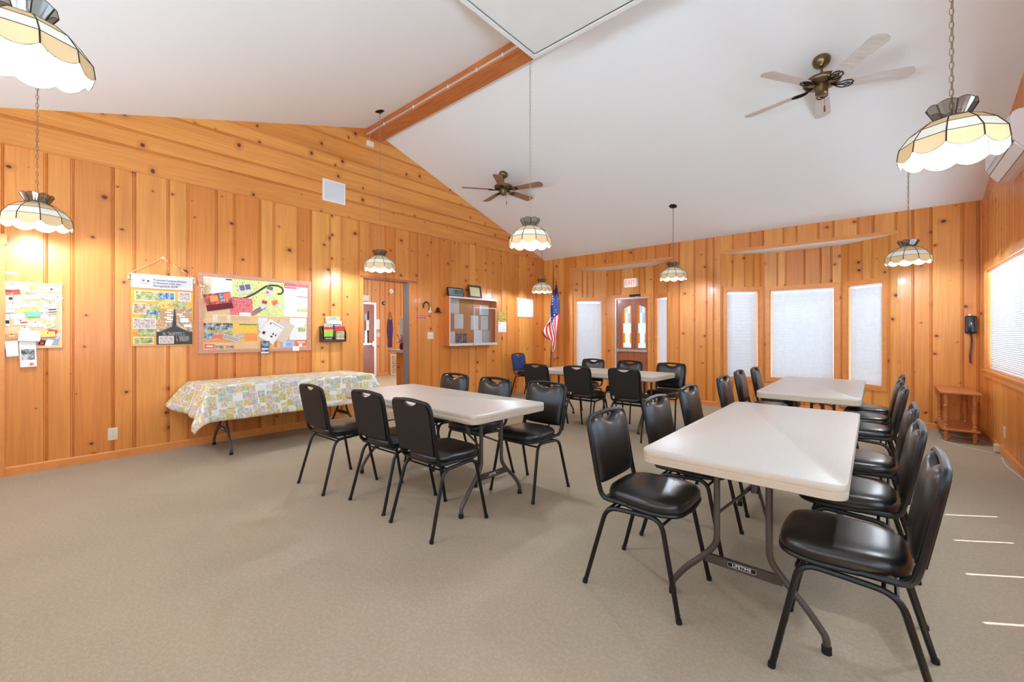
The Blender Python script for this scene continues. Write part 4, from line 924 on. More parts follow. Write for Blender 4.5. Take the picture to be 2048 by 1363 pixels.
# --- small cork board by the left door casing
frame_board('cork_board', 'small pale framed cork board covered in business cards at far left', 'notice board', 0.019, 1.437, 0.412, 0.600, 0.016, 0.018, 'cork_frame', 'cork')
K0 = XA + 0.0
CARDS = [('paper_notice', 'plain white note, topmost at left on the small cork board', -0.080, 1.693, .082, .055, 5, 'paper', [], 'ink'),
 ('photo_card', 'dark red photo card under the top left note on the small cork board', -0.077, 1.641, .085, .047, 8, 'ph_red', [], None),
 ('business_card', 'cream card between the top left note and green scrap on small cork board', -0.011, 1.685, .054, .042, 0, 'print_cream', [], None),
 ('paper_scrap', 'green torn scrap at the top middle of the small cork board', 0.038, 1.687, .037, .031, 3, 'print_green', [], None),
 ('picture_card', 'white card with a brown picture band near the small board top', 0.038, 1.625, .096, .085, 6, 'print_white', [(0, .12, .9, .34, 'ph_brown')], 'red'),
 ('business_card', 'white card with a small emblem at the top right of the small cork board', 0.156, 1.680, .093, .045, -1, 'card_white', [(0, .1, .15, .4, 'card_maroon'), (0, -.28, .6, .08, 'ink')], None),
 ('business_card', 'white card slanting down right, left one of the slanted pair', 0.132, 1.608, .086, .045, -20, 'print_fine', [(-.2, .2, .3, .1, 'card_red')], None),
 ('business_card', 'steeply slanted white card on the right edge of the small cork board', 0.189, 1.605, .067, .058, -40, 'card_white', [(0, -.35, 1, .3, 'paper_grey'), (0, .2, .3, .1, 'ink')], None),
 ('business_card', 'wide white card with a purple emblem at left edge of small board', -0.071, 1.581, .094, .051, 2, 'print_fine', [(-.2, .05, .25, .5, 'card_maroon')], 'ink'),
 ('business_card', 'plain printed card third row left on the small cork board', -0.077, 1.523, .079, .053, 1, 'print_fine', [], 'ink'),
 ('paper_slip', 'blank white slip with folded lower edge mid small cork board', 0.010, 1.534, .094, .047, 1, 'paper', [], 'ink'),
 ('business_card', 'white card with oval logo at the left edge, fourth row', -0.094, 1.471, .054, .039, 2, 'card_white', [(0, -.42, 1, .1, 'ink')], None),
 ('folded_note', 'yellow orange folded note above the green one on the small cork board', 0.025, 1.482, .070, .050, -18, 'card_yellow', [], None),
 ('paper_scrap', 'teal scrap behind the green folded note on small board', 0.045, 1.447, .085, .045, 4, 'card_teal', [], None),
 ('folded_note', 'bright green slanted note in the centre of the small cork board', 0.034, 1.439, .062, .056, 33, 'card_green', [(0, .1, .4, .08, 'ink')], None),
 ('business_card', 'white printed card left of the green folded note', -0.051, 1.423, .083, .049, 2, 'print_white', [], None),
 ('business_card', 'grey card crossed by a red band below the left printed card', -0.033, 1.371, .074, .051, 1, 'paper_grey', [(.25, 0, .5, .25, 'card_red', 8)], 'ink'),
 ('business_card', 'narrow card with dark lower block at far left edge', -0.109, 1.389, .021, .103, 1, 'paper', [(0, -.15, 1, .3, 'ink')], None),
 ('business_card', 'cream card in the right column under the slanted pair', 0.144, 1.536, .096, .053, 2, 'print_cream', [], 'ink'),
 ('business_card', 'small tilted white card right of the yellow folded note', 0.106, 1.486, .053, .038, -13, 'print_fine', [], None),
 ('business_card', 'card with two black stripes in the right column of small cork board', 0.164, 1.483, .056, .047, 6, 'card_white', [(0, .25, .9, .25, 'ink'), (0, -.25, .95, .2, 'ink')], None),
 ('business_card', 'printed white card slanting down right below the striped card', 0.136, 1.421, .091, .048, -25, 'print_fine', [], 'ink'),
 ('business_card', 'white card with a green underline below centre of small board', 0.054, 1.356, .089, .048, -5, 'print_fine', [(.05, -.3, .8, .06, 'leaf')], 'ink'),
 ('business_card', 'pale green card tilted up right in lower right of small board', 0.139, 1.346, .073, .044, 24, 'paper', [(0, 0, .5, .5, 'print_green')], None),
 ('paper_scrap', 'orange red arrow shaped scrap behind the lower right cream card', 0.164, 1.292, .058, .030, -8, 'card_red', [], None),
 ('folded_note', 'small folded white note above the crumpled sheet', -0.005, 1.312, .052, .039, 19, 'paper', [], 'ink'),
 ('paper_sheet', 'large curled blank sheet at the lower middle of the small cork board', 0.021, 1.250, .132, .094, -3, 'paper', [(0.05, .05, .3, .02, 'paper_grey', 12)], None),
 ('business_card', 'cream card with black mark at lower right of small cork board', 0.133, 1.265, .092, .052, 4, 'card_yellow', [(0, .2, .08, .2, 'ink')], None),
 ('paper_strip', 'bright orange strip under the lower right cream card', 0.153, 1.230, .059, .019, -1, 'card_orange', [], None),
 ('photo_card', 'grey and navy card overhanging the right edge of small cork board', 0.205, 1.244, .040, .049, 0, 'paper_grey', [(0, -.25, 1, .4, 'ph_blue')], None),
 ('business_card', 'blue ribbon printed card near the small board bottom right', 0.157, 1.199, .079, .044, -15, 'print_blue', [(-.1, -.1, .5, .7, 'card_white')], None),
 ('business_card', 'maroon portrait card at the bottom of the small cork board', 0.118, 1.183, .085, .050, -11, 'card_maroon', [(.25, -.0, .5, 1, 'card_white'), (-.25, 0, .2, .6, 'ph_red')], None),
 ('business_card', 'faded orange card at the lower left of the small cork board', -0.083, 1.245, .067, .050, 6, 'card_orange', [(0, .1, .5, .3, 'print_cream')], 'ink')]
for i, (nm, lab, y, z, w_, h_, rot, m, ex, pin) in enumerate(CARDS):
    sheet(nm, lab, 'card' if 'card' in nm else 'paper', y, z, w_, h_, rot, m, 0.0125 + 0.0016 * (i % 7), ex, pin=pin, group='cards pinned to the small cork board', curl=0.02 if nm == 'paper_sheet' else 0)
sheet('flyer', 'hanging white flyer with a black photo below the small cork board', 'flyer', 0.012, 1.085, .100, .235, 2, 'paper', 0.028, [(0, -.02, .8, .42, 'ph_black'), (.2, -.4, .25, .1, 'ph_brown')])
sheet('plastic_bag', 'clear plastic bag hanging at lower left of the small cork board', 'bag', -0.082, 1.134, .071, .136, 4, 'clear_bag', 0.030, th=0.006)
t = sheet('name_strip', 'small white name strip on the wall above the small cork board', 'sign', -0.083, 1.812, .075, .024, 0, 'card_white', 0.002)
text('ROA', 0.018, 'ink', t, (-0.012, -0.001, 0), (PI / 2, 0, 0), depth=0.0002)
# --- hanging poster with rope
ps = thing('hanging_poster', 'fabric poster of photographs on a rod hung by a twisted cord', 'poster', (XA + 0.012, 0.975, 1.515), (0, 0, RA))
b = MB(); PW, PH = 0.525, 0.755; mats = ['poster_orange', 'header_grey', 'orange_line', 'ph_green', 'ph_brown', 'ph_crowd', 'ph_gold', 'road', 'tan_ground', 'card_white', 'card_orange', 'print_dark', 'ph_blue']
b.box((0, 0, 0), (PW, 0.002, PH)); mi_ = {m: i for i, m in enumerate(mats)}; kk = [0]
def pr(u0, v0, u1, v1, m, border=False):          # fractions from the top left
    if border: pr(u0 - .012, v0 - .008, u1 + .012, v1 + .008, 'card_white')
    kk[0] += 1; yy = -0.0011 - 0.00012 * kk[0]; f = lambda u, v: ((u - .5) * PW, yy, (.5 - v) * PH)
    b.face([f(u0, v1), f(u1, v1), f(u1, v0), f(u0, v0)], mi_[m])
pr(0, 0, 1, .19, 'header_grey'); pr(0, .19, 1, .20, 'orange_line')
pr(.07, .235, .68, .36, 'ph_green', True); pr(.42, .25, .68, .33, 'ph_blue'); pr(.76, .225, .95, .34, 'ph_crowd', True)
pr(.40, .35, .92, .46, 'ph_gold'); pr(.65, .36, .90, .44, 'ph_green'); pr(.04, .41, .22, .545, 'ph_brown', True); pr(.24, .41, .45, .50, 'ph_green'); pr(.24, .50, .48, .60, 'ph_blue'); pr(.15, .555, .44, .62, 'ph_green')
pr(.45, .47, .98, .63, 'tan_ground'); pr(.74, .44, .98, .52, 'ph_brown'); pr(.04, .62, .37, .75, 'ph_crowd', True); pr(.39, .63, .99, .80, 'ph_brown'); pr(.42, .655, .51, .70, 'card_orange')
pr(.11, .76, .38, .86, 'ph_green'); pr(.03, .80, .09, .85, 'card_orange'); pr(.05, .88, .34, .965, 'ph_green', True); pr(.39, .80, .99, .985, 'road')
kk[0] += 1; yy = -0.0011 - 0.00012 * kk[0]; f = lambda u, v: ((u - .5) * PW, yy, (.5 - v) * PH)
b.face([f(.45, .80), f(.93, .80), f(.72, .72), f(.645, .72)], mi_['road']); b.face([f(.645, .72), f(.72, .72), f(.695, .47), f(.68, .47)], mi_['road'])
for u, v in ((.56, .475), (.53, .51), (.56, .55), (.52, .585), (.56, .61), (.53, .645), (.72, .535), (.76, .565)): pr(u, v, u + .10, v + .02, 'card_white')
pr(.78, .60, .92, .66, 'card_white'); pr(.84, .69, .97, .73, 'card_white'); pr(.49, .80, .86, .85, 'print_dark'); pr(.44, .87, .66, .965, 'ph_crowd', True); pr(.71, .865, .93, .94, 'print_dark')
pr(.17, .07, .20, .10, 'orange_line'); pr(.245, .075, .275, .10, 'road'); pr(.15, .12, .29, .125, 'orange_line')
b.build('printed_face', mats, ps)
for k_, s_ in enumerate(('Prescott Canyon Estates', 'A Firewise USA Site', 'Recognized: 2018')):
    text(s_, 0.0285, 'ink', ps, (-0.085, -0.0095, PH / 2 - 0.050 - 0.031 * k_), (PI / 2, 0, 0), align='LEFT', depth=0.0004, sx=1.02)
b = MB(); b.tube([(-PW / 2 - 0.012, 0.0, PH / 2), (PW / 2 + 0.012, 0.0, PH / 2)], 0.006, 8); b.build('rod', 'white_plastic', ps, True)
b = MB(); b.tube([(-PW / 2 - 0.01, -0.002, PH / 2), (-0.01, -0.004, PH / 2 + 0.185), (0.01, -0.004, PH / 2 + 0.185), (PW / 2 + 0.01, -0.002, PH / 2)], 0.0035, 6); b.build('cord', 'rope', ps)
for sx in (-1, 1):
    b = MB(); b.lathe([(0, -0.06), (0.016, -0.056), (0.011, -0.03), (0.005, -0.012), (0.007, 0), (0, 0.004)], 8, (sx * (PW / 2 + 0.016), -0.004, PH / 2 - 0.005)); b.build('tassel', 'rope', ps)
b = MB(); b.lathe([(0, 0), (0.014, 0), (0.015, 0.004), (0.006, 0.008), (0.006, 0.014), (0, 0.015)], 12, rot=Matrix.Rotation(PI / 2, 3, 'Y')); hk = b.build('wall_hook', 'white_plastic', None, True); hk.location = (XA, 0.975, 2.085); tag(hk, 'round white hook holding the cord of the hanging poster', 'hook')
# --- large map board
frame_board('cork_board', 'large pink framed cork board with a site map and rope border', 'notice board', 1.919, 1.505, 1.262, 0.930, 0.035, 0.022, 'pink_frame', 'cork')
b = MB(); rx, rz_ = 0.590, 0.425
b.tube([(p[0], -0.0235 if False else 0, p[1]) for p in [(-rx, -rz_), (0.26, -rz_)]] if False else [(-0.02, 0, -rz_), (-rx, 0, -rz_), (-rx, 0, rz_), (rx, 0, rz_), (rx, 0, -rz_)], 0.0055, 6)
rp = b.build('rope_border', 'rope', None, True); rp.location = (XA + 0.017, 1.919, 1.505); rp.rotation_euler = (0, 0, RA); tag(rp, 'orange and white twisted rope bordering the large cork board', 'rope')
b = MB()
for dy_, dz_, r_ in ((0, 0, .022), (.016, .014, .018), (-.014, .016, .016), (.006, -.02, .017), (.0, .034, .014)): b.lathe([(0, -r_ * .6), (r_ * .8, -r_ * .4), (r_, 0), (r_ * .8, r_ * .4), (0, r_ * .6)], 9, (dy_, -0.02, dz_))
b.tube([(-.01, -.02, -.02), (-.014, -.022, -.10), (-.006, -.02, -.13)], 0.008, 6); b.tube([(.008, -.02, -.02), (.012, -.022, -.08)], 0.007, 6)
ts = b.build('rope_tassel', 'rope', None, True); ts.location = (XA + 0.014, 1.326, 1.80); ts.rotation_euler = (0, 0, RA); tag(ts, 'bunched orange tassel at the left edge of the large cork board', 'tassel')
mp = [(.0, 0, 1, 1, 'map_field'), ('path', [(-.5, -.03), (-.34, -.035), (-.26, -.01), (-.10, .11), (.02, .23), (.12, .33), (.24, .385), (.38, .38), (.455, .33), (.48, .24), (.44, .16), (.36, .15)], .024, 0, 'road'),
      ('path', [(-.42, .18), (-.22, .38), (-.02, .30), (-.22, .06), (-.42, .18)], .006, 0, 'card_coral'), (-.28, .24, .26, .24, 'header_grey', 14), (-.27, .27, .20, .14, 'roof_grey', 14), (-.27, .27, .01, .15, 'card_white', 14), (.21, .30, .12, .10, 'roof_grey', -18), (.20, .14, .15, .14, 'header_grey', 10), (.16, .18, .05, .07, 'card_coral', 10),
      (-.02, -.33, .32, .12, 'map_grey', 36), (.08, -.22, .12, .10, 'header_grey', 36), (.10, -.10, .10, .09, 'card_red', -12), (.31, -.10, .12, .13, 'card_coral', 24), (.38, -.17, .10, .10, 'header_grey', 24), (-.10, -.44, .10, .06, 'card_coral', 20), (.24, -.42, .05, .06, 'header_grey')]
rr = random.Random(12)
for _ in range(46): mp.append((rr.uniform(-.47, .47), rr.uniform(-.46, .46), .008, .035, 'leaf'))
sheet('site_map', 'large green illustrated site map in the middle of the large cork board', 'map', 1.915, 1.709, 0.584, 0.455, 0, 'paper', 0.0112, mp)
PP = [('directory_sheet', 'white directory sheet with orange column at top left of large board', 'paper', 1.475, 1.800, .295, .262, 0, 'print_fine', [(-.33, 0, .22, .8, 'print_cream'), (.38, .42, .22, .05, 'ink')], .0125),
 ('directory_sheet', 'white directory sheet with red header at the right of the large board', 'paper', 2.366, 1.712, .316, .445, 0, 'print_fine', [(0, .44, 1, .11, 'card_coral'), (0, .44, 1, .09, 'print_pink'), (-.25, .35, .5, .05, 'print_pink'), (.25, .1, .5, .02, 'print_pink'), (.25, -.30, .5, .09, 'map_green')], .0125),
 ('notice', 'pink red notice with white lines left of centre on the large board', 'notice', 1.719, 1.597, .238, .205, 0, 'print_pink', [], .0140),
 ('calendar', 'thick dark orange picture calendar hanging crooked on the large board', 'calendar', 1.481, 1.645, .262, .195, 11, 'ph_red', [(0, -.32, 1, .35, 'card_maroon'), (.16, .2, .16, .45, 'ph_blue'), (-.15, .2, .3, .35, 'card_orange'), (.36, .28, .26, .35, 'card_coral')], .0225),
 ('form', 'wide tan form under the crooked picture calendar', 'paper', 1.466, 1.488, .272, .073, 1, 'print_tan', [], .0130),
 ('form', 'tan form with a small orange map below the wide form', 'paper', 1.513, 1.446, .184, .093, 0, 'print_cream', [(0.05, -.05, .5, .8, 'print_tan')], .0145),
 ('form', 'short tan slip under the pink red notice', 'paper', 1.717, 1.452, .184, .051, 0, 'print_tan', [], .0130),
 ('paper_strip', 'small white strip over the lower edge of the pink red notice', 'paper', 1.756, 1.504, .121, .043, 0, 'print_fine', [], .0158),
 ('landscape_print', 'landscape collage print at lower left of the large board', 'print', 1.482, 1.282, .289, .225, 0, 'ph_green', [(0, .3, 1, .35, 'ph_black'), (0, -.1, .6, .22, 'ph_brown'), (.05, -.22, .5, .2, 'card_coral'), (-.34, -.18, .26, .3, 'ph_blue'), (0, -.43, 1, .14, 'card_orange')], .0125),
 ('notice', 'yellow fading to orange notice at lower centre of the large board', 'notice', 1.765, 1.282, .276, .228, 0, 'print_yellow', [(0.1, .42, .7, .05, 'leaf'), (.2, -.25, .5, .4, 'card_orange')], .0130),
 ('small_photo', 'tiny photo of people on the yellow notice', 'photo', 1.696, 1.235, .095, .058, 0, 'ph_crowd', [], .0150),
 ('folded_leaflet', 'grey striped leaflet slanting down right over the landscape collage', 'leaflet', 1.611, 1.212, .175, .052, -20, 'paper_grey', [(0, .2, .9, .1, 'ink'), (0, -.15, .95, .1, 'ink')], .0180),
 ('coral_tag', 'coral tag in the bottom left corner of the large board', 'tag', 1.395, 1.121, .097, .050, -2, 'card_coral', [(0, 0, .6, .3, 'card_white')], .0130),
 ('small_photo', 'left of two small brown photos along the large board bottom', 'photo', 1.490, 1.106, .092, .044, 0, 'ph_brown', [(.2, 0, .4, .8, 'ph_black')], .0130),
 ('small_photo', 'right of two small brown photos along the large board bottom', 'photo', 1.600, 1.103, .089, .045, 0, 'ph_brown', [(.2, 0, .4, .8, 'ph_black')], .0130),
 ('form', 'narrow white form left of the tilted white sheet', 'paper', 1.955, 1.385, .114, .170, 0, 'print_white', [], .0130),
 ('paper_sheet', 'blank beige sheet tilted behind the white one with red icons', 'paper', 2.190, 1.296, .194, .268, -27, 'paper_beige', [], .0165),
 ('flyer', 'tilted white flyer with small red icons at lower right of the large board', 'flyer', 2.052, 1.292, .205, .262, -32, 'print_fine', [(-.33, -.22, .16, .14, 'card_maroon'), (.3, -.05, .16, .10, 'card_red'), (-.3, .32, .10, .08, 'card_red'), (.17, -.12, .22, .28, 'card_white'), (.16, -.06, .08, .1, 'ink'), (.16, -.2, .12, .08, 'ink'), (.1, .4, .7, .02, 'leaf')], .0190),
 ('flyer', 'upright white flyer with a green landscape photo, right side of the large board', 'flyer', 2.381, 1.326, .215, .288, 0, 'print_fine', [(.22, .05, .45, .34, 'ph_green'), (0, .18, .8, .2, 'card_white')], .0140),
 ('booklet', 'dark navy booklet hanging over the bottom edge of the large board', 'booklet', 1.977, 1.091, .097, .164, -2, 'ph_dark', [(0, .25, .8, .3, 'ph_blue'), (0, -.1, .8, .1, 'card_white'), (0, -.38, .9, .12, 'card_white')], .0270),
 ('photo_card', 'yellow flower picture card right of the navy booklet', 'card', 2.077, 1.129, .092, .072, -2, 'ph_gold', [(.3, 0, .3, 1, 'card_coral')], .0130),
 ('small_map', 'pale blue street map card at the lower right of the large board', 'map', 2.253, 1.125, .160, .101, -1, 'print_blue', [(0, 0, .8, .7, 'header_grey'), (.1, 0, .5, .5, 'print_blue')], .0145),
 ('note', 'blank white square note overlapping the large board bottom right edge', 'note', 2.350, 1.069, .084, .064, -2, 'paper', [], .0260),
 ('note', 'smallest white square note near the bottom right corner of the large board', 'note', 2.413, 1.113, .042, .043, 0, 'paper', [], .0160),
 ('notice', 'faded salmon notice at the bottom right inside the large board', 'notice', 2.420, 1.145, .150, .085, 0, 'card_coral', [(0, .1, .7, .3, 'paper_beige')], .0118)]
for nm, lab, cat, y, z, w_, h_, rot, m, ex, off in PP:
    sheet(nm, lab, cat, y, z, w_, h_, rot, m, off, ex, th=0.010 if nm in ('calendar',) else 0.0012)
# --- brochure rack
t = thing('brochure_rack', 'dark brown wall rack holding brochures beside the doorway', 'brochure rack', (XA, 2.845, 1.15), (0, 0, RA))
b = MB(); b.box((0, -0.006, 0.11), (0.34, 0.01, 0.22)); b.box((0, -0.045, 0.005), (0.34, 0.09, 0.01)); b.build('back', 'brown_frame', t)
for sx in (-1, 1):
    b = MB(); b.prism([(-0.001, 0), (-0.09, 0), (-0.09, 0.13), (-0.03, 0.22), (-0.001, 0.22)], sx * 0.170 - 0.004, sx * 0.170 + 0.004, T=lambda p: Vector((p[2], p[0], p[1]))); b.build('side_panel', 'brown_frame', t)
b = MB(); b.box((0, -0.087, 0.02), (0.34, 0.006, 0.03)); b.box((0.01, -0.087, 0.09), (0.022, 0.006, 0.13)); b.build('front_rail', 'brown_frame', t)
for nm, lab, dy, dz, w_, h_, m, ex, off in (('brochure', 'left brochure in the rack, rainbow cover with a dark base', -.080, .115, .125, .185, 'card_green', [(0, .40, 1, .2, 'card_red'), (0, .24, 1, .15, 'poster_orange'), (0, -.36, 1, .28, 'road'), (-.2, -.36, .12, .06, 'card_white'), (.02, -.36, .12, .06, 'card_white'), (.25, -.36, .12, .06, 'card_white')], .072),
        ('brochure', 'right brochure in the rack, red top above a green photo', .085, .120, .135, .195, 'ph_green', [(0, .33, 1, .34, 'card_red'), (0, -.42, 1, .15, 'paper_beige')], .072),
        ('leaflet', 'grey and red folded leaflet sticking up at the rack left', -.075, .215, .12, .09, 'ph_crowd', [], .052), ('leaflet', 'black leaflet standing behind the red brochure', .055, .215, .11, .07, 'ph_dark', [(0, .2, .7, .2, 'header_grey')], .050),
        ('paper_slips', 'stack of blank white slips rising behind the brochures', .02, .26, .215, .075, 'paper', [], .040)):
    sheet(nm, lab, 'leaflet', 2.845 + dy, 1.15 + dz, w_, h_, 0, m, off, ex, th=0.006)
cb = thing('clipboard', 'tan clipboard with a metal clip standing behind the brochures', 'clipboard', (XA + 0.022, 2.852, 1.36), (0, 0, RA))
b = MB(); b.box((0, 0, 0), (0.215, 0.004, 0.30)); b.build('board', 'cork_frame', cb)
b = MB(); b.prism([(-0.055, 0.105), (0.055, 0.105), (0.045, 0.125), (0.025, 0.145), (-0.025, 0.145), (-0.045, 0.125)], 0.003, 0.012, T=lambda p: Vector((p[0], -p[2], p[1]))); b.build('clip', 'aluminium', cb)
b = MB(); b.box((0, -0.004, 0.06), (0.10, 0.002, 0.09)); b.build('paper', 'print_fine', cb)
# --- vent, switches, outlets, wall signs
def grille(y, z, w_, h_):
    t = thing('air_vent', 'white louvred return air grille high on the left wall', 'vent', (XA + 0.014, y, z), (0, 0, RA)); b = MB()
    for sx in (-1, 1): b.box((sx * (w_ / 2 - 0.0125), -0.006, 0), (0.025, 0.012, h_)); b.box((0, -0.006, sx * (h_ / 2 - 0.0125)), (w_ - 0.05, 0.012, 0.025))
    b.build('frame', 'white_plastic', t); b = MB(); n = 20
    for i in range(n): b.box((0, -0.006, -h_ / 2 + 0.03 + i * (h_ - 0.06) / (n - 1)), (w_ - 0.05, 0.010, 0.003), Matrix.Rotation(math.radians(38), 3, 'X'))
    b.box((0, -0.0005, 0), (w_ - 0.05, 0.001, h_ - 0.05)); b.build('louvres', 'white_plastic', t)
grille(2.872, 3.277, 0.33, 0.305)
def plate(name, label, loc, rz, w_, h_, m, kind, n=1):
    t = thing(name, label, 'outlet' if kind == 'outlet' else 'switch', loc, (0, 0, rz))
    b = MB(); b.pillow(rrect(w_, h_, 0.008, 3), [(0, 0), (0, 0.003), (0.004, 0.006)], T=lambda p: Vector((p[0], -p[2], p[1]))); b.build('cover_plate', m, t)
    if kind == 'outlet':
        for sz in (-1, 1):
            b = MB(); b.prism(rrect(0.032, 0.028, 0.011, 4, 0, sz * 0.021), 0.006, 0.0075, T=lambda p: Vector((p[0], -p[2], p[1]))); s_ = b.build('socket', m, t)
            b = MB()
            for dx_ in (-0.006, 0.006): b.box((dx_, -0.0078, sz * 0.021 + 0.004), (0.002, 0.0006, 0.008))
            b.box((0, -0.0078, sz * 0.021 - 0.007), (0.004, 0.0006, 0.004)); b.build('slots', 'slot', s_)
    else:
        for i in range(n):
            b = MB(); b.box(((i - (n - 1) / 2) * 0.046, -0.010, 0.0), (0.010, 0.012, 0.022), Matrix.Rotation(0.4, 3, 'X')); b.build('toggle', m, t)
    return t
plate('wall_outlet', 'cream wall outlet low on the left wall below the hanging poster', (XA, 0.578, 0.252), RA, 0.075, 0.125, 'cream_plastic', 'outlet')
plate('wall_outlet', 'white wall outlet low on the left wall near the blue backed chair', (XA, 6.53, 0.22), RA, 0.075, 0.118, 'white_plastic', 'outlet')
plate('light_switch', 'cream thermostat style switch plate right of the hall doorway', (XA, 4.596, 1.229), RA, 0.125, 0.118, 'cream_plastic', 'switch', 2)
plate('wall_outlet', 'cream wall outlet on the right wall under the big window', (XC, 6.61, 0.255), -RA, 0.075, 0.12, 'cream_plastic', 'outlet')
t = sheet('door_sign', 'small red sign with white letters right of the doorway', 'sign', 4.396, 1.547, .205, .058, 0, 'pink_cloth', 0.003, [(0, 0, .94, .8, 'card_red')])
text('RESTROOM', 0.030, 'card_white', t, (0, -0.0014, 0), (PI / 2, 0, 0), depth=0.0003)
hs = thing('wall_horseshoe', 'dark horseshoe shaped hook on the wall right of the doorway', 'wall ornament', (XA, 4.50, 1.72), (0, 0, RA))
b = MB(); b.tube([(0.060 * math.cos(a), -0.012, 0.075 * math.sin(a) + 0.01) for a in [PI * (i / 12) for i in range(13)]] + [(-0.064, -0.012, -0.03)], [0.006 + 0.004 * math.sin(PI * i / 13) for i in range(14)], 7); b.tube([(0.060, -0.012, 0.01), (0.055, -0.014, -0.06)], 0.007, 6); b.build('shoe', 'came', hs, True)
b = MB(); b.tube([(-0.064, -0.012, -0.02), (-0.085, -0.02, 0.03), (-0.092, -0.018, 0.06)], 0.004, 5); b.build('prong', 'came', hs)
for nm, lab, y, z, m, pr_ in (('bell_hook', 'small cream bell shaped hook below the horseshoe', 4.575, 1.625, 'cream_plastic', [(0, .10), (.010, .098), (.014, .07), (.022, .04), (.040, .012), (.042, 0), (0, 0)]), ('hat_hook', 'small dark hat shaped ornament beside the bell hook', 4.735, 1.632, 'came', [(0, .092), (.016, .09), (.034, .065), (.042, .03), (.050, .014), (.082, .006), (.082, 0), (0, 0)])):
    b = MB(); b.lathe(pr_, 14, (0, -0.0, 0)); o = b.build(nm, m, None, True); o.scale = (1, 0.35, 1); o.location = (XA + 0.016 + (0.015 if 'hat' in nm else 0), y, z); o.rotation_euler = (0, 0, RA); tag(o, lab, 'hook')
# --- glazed notice cabinet
XF = -5.680; CY0, CY1, CZ0, CZ1 = 4.861, 6.080, 1.045, 1.925; cm, cz_ = (CY0 + CY1) / 2, (CZ0 + CZ1) / 2; D = XF - XA; W2, H2 = (CY1 - CY0) / 2, (CZ1 - CZ0) / 2
nc = thing('notice_cabinet', 'wooden wall cabinet with sliding glass doors over cork', 'notice cabinet', (XA, cm, cz_), (0, 0, RA))
b = MB(); b.box((0, -0.005, 0), (2 * W2, 0.01, 2 * H2)); b.build('cork_back', 'cork_cab', nc)
b = MB()
for sx in (-1, 1): b.box((sx * (W2 - 0.01), -D / 2 - 0.005, 0), (0.02, D - 0.012, 2 * H2)); b.box((0, -D / 2 - 0.005, sx * (H2 - 0.01)), (2 * W2 - 0.04, D - 0.012, 0.02))
b.build('case', 'orange_side', nc)
b = MB(); b.box((0, -D - 0.004, H2 - 0.016), (2 * W2, 0.012, 0.032)); b.box((0, -D - 0.004, -H2 + 0.022), (2 * W2, 0.012, 0.044)); b.box((-W2 + 0.006, -D - 0.004, 0.003), (0.012, 0.012, 2 * H2 - 0.077)); b.build('rails', 'rail_silver', nc)
b = MB(); b.box((-0.30, -D + 0.012, 0.003), (2 * W2 - 0.66, 0.004, 2 * H2 - 0.08)); b.build('glass_door', 'pane', nc)
gx0, gx1, gz0, gz1 = 5.463 - cm, 6.045 - cm, 1.085 - cz_, 1.752 - cz_
b = MB(); b.box(((gx0 + gx1) / 2, -D - 0.0005, (gz0 + gz1) / 2), (gx1 - gx0 - 0.02, 0.003, gz1 - gz0 - 0.02)); gd = b.build('glass_door', 'pane', nc)
b = MB(); b.box((gx0, -D, (gz0 + gz1) / 2), (0.012, 0.006, gz1 - gz0 + 0.012)); b.box((gx1, -D, (gz0 + gz1) / 2), (0.012, 0.006, gz1 - gz0 + 0.012)); b.box(((gx0 + gx1) / 2, -D, gz1), (gx1 - gx0 - 0.012, 0.006, 0.012)); b.build('door_edge', 'rail_silver', gd)
b = MB(); b.lathe([(0, 0), (0.008, 0), (0.008, 0.01), (0, 0.01)], 10, (0.0 - 0.045, -D - 0.010, -H2 + 0.022), rot=Matrix.Rotation(PI / 2, 3, 'X')); b.build('lock', 'came', nc)
CABS = [('notice', 'large grey printed notice at top left in the glass cabinet', 5.06, 1.765, .37, .27, 'print_white', []), ('notice', 'narrow white notice at left of the cabinet middle row', 4.955, 1.47, .16, .27, 'print_white', [(.35, 0, .1, 1, 'paper_beige')]),
 ('notice', 'white letter in the cabinet middle row, second from left', 5.24, 1.49, .22, .27, 'print_white', []), ('notice', 'white form with a red heading at the cabinet lower left', 5.02, 1.19, .24, .22, 'print_fine', [(-.1, .4, .3, .05, 'card_red')]),
 ('photo_print', 'dark blue photo at the bottom of the glass cabinet', 5.30, 1.17, .26, .19, 'ph_dark', [(.1, 0, .1, 1, 'ph_blue')]), ('small_card', 'small pinkish card above the inner glass door edge', 5.68, 1.74, .10, .06, 'print_pink', []),
 ('certificate', 'framed looking white certificate at the cabinet top right', 5.90, 1.72, .25, .19, 'print_fine', [(0, .47, 1, .1, 'paper_grey')]), ('notice', 'white list behind the inner glass door, left one', 5.64, 1.47, .20, .27, 'print_white', []),
 ('notice', 'white page with folded left edge behind the inner glass door', 5.91, 1.47, .20, .27, 'print_white', []), ('notice', 'bright white list at the bottom behind the inner glass door', 5.74, 1.20, .21, .26, 'print_fine', []), ('notice', 'grey faded sheet at bottom right in the glass cabinet', 5.955, 1.20, .19, .24, 'paper_grey', [])]
for nm, lab, y, z, w_, h_, m, ex in CABS: sheet(nm, lab, 'notice', y, z, w_, h_, 0, m, 0.0115, ex)
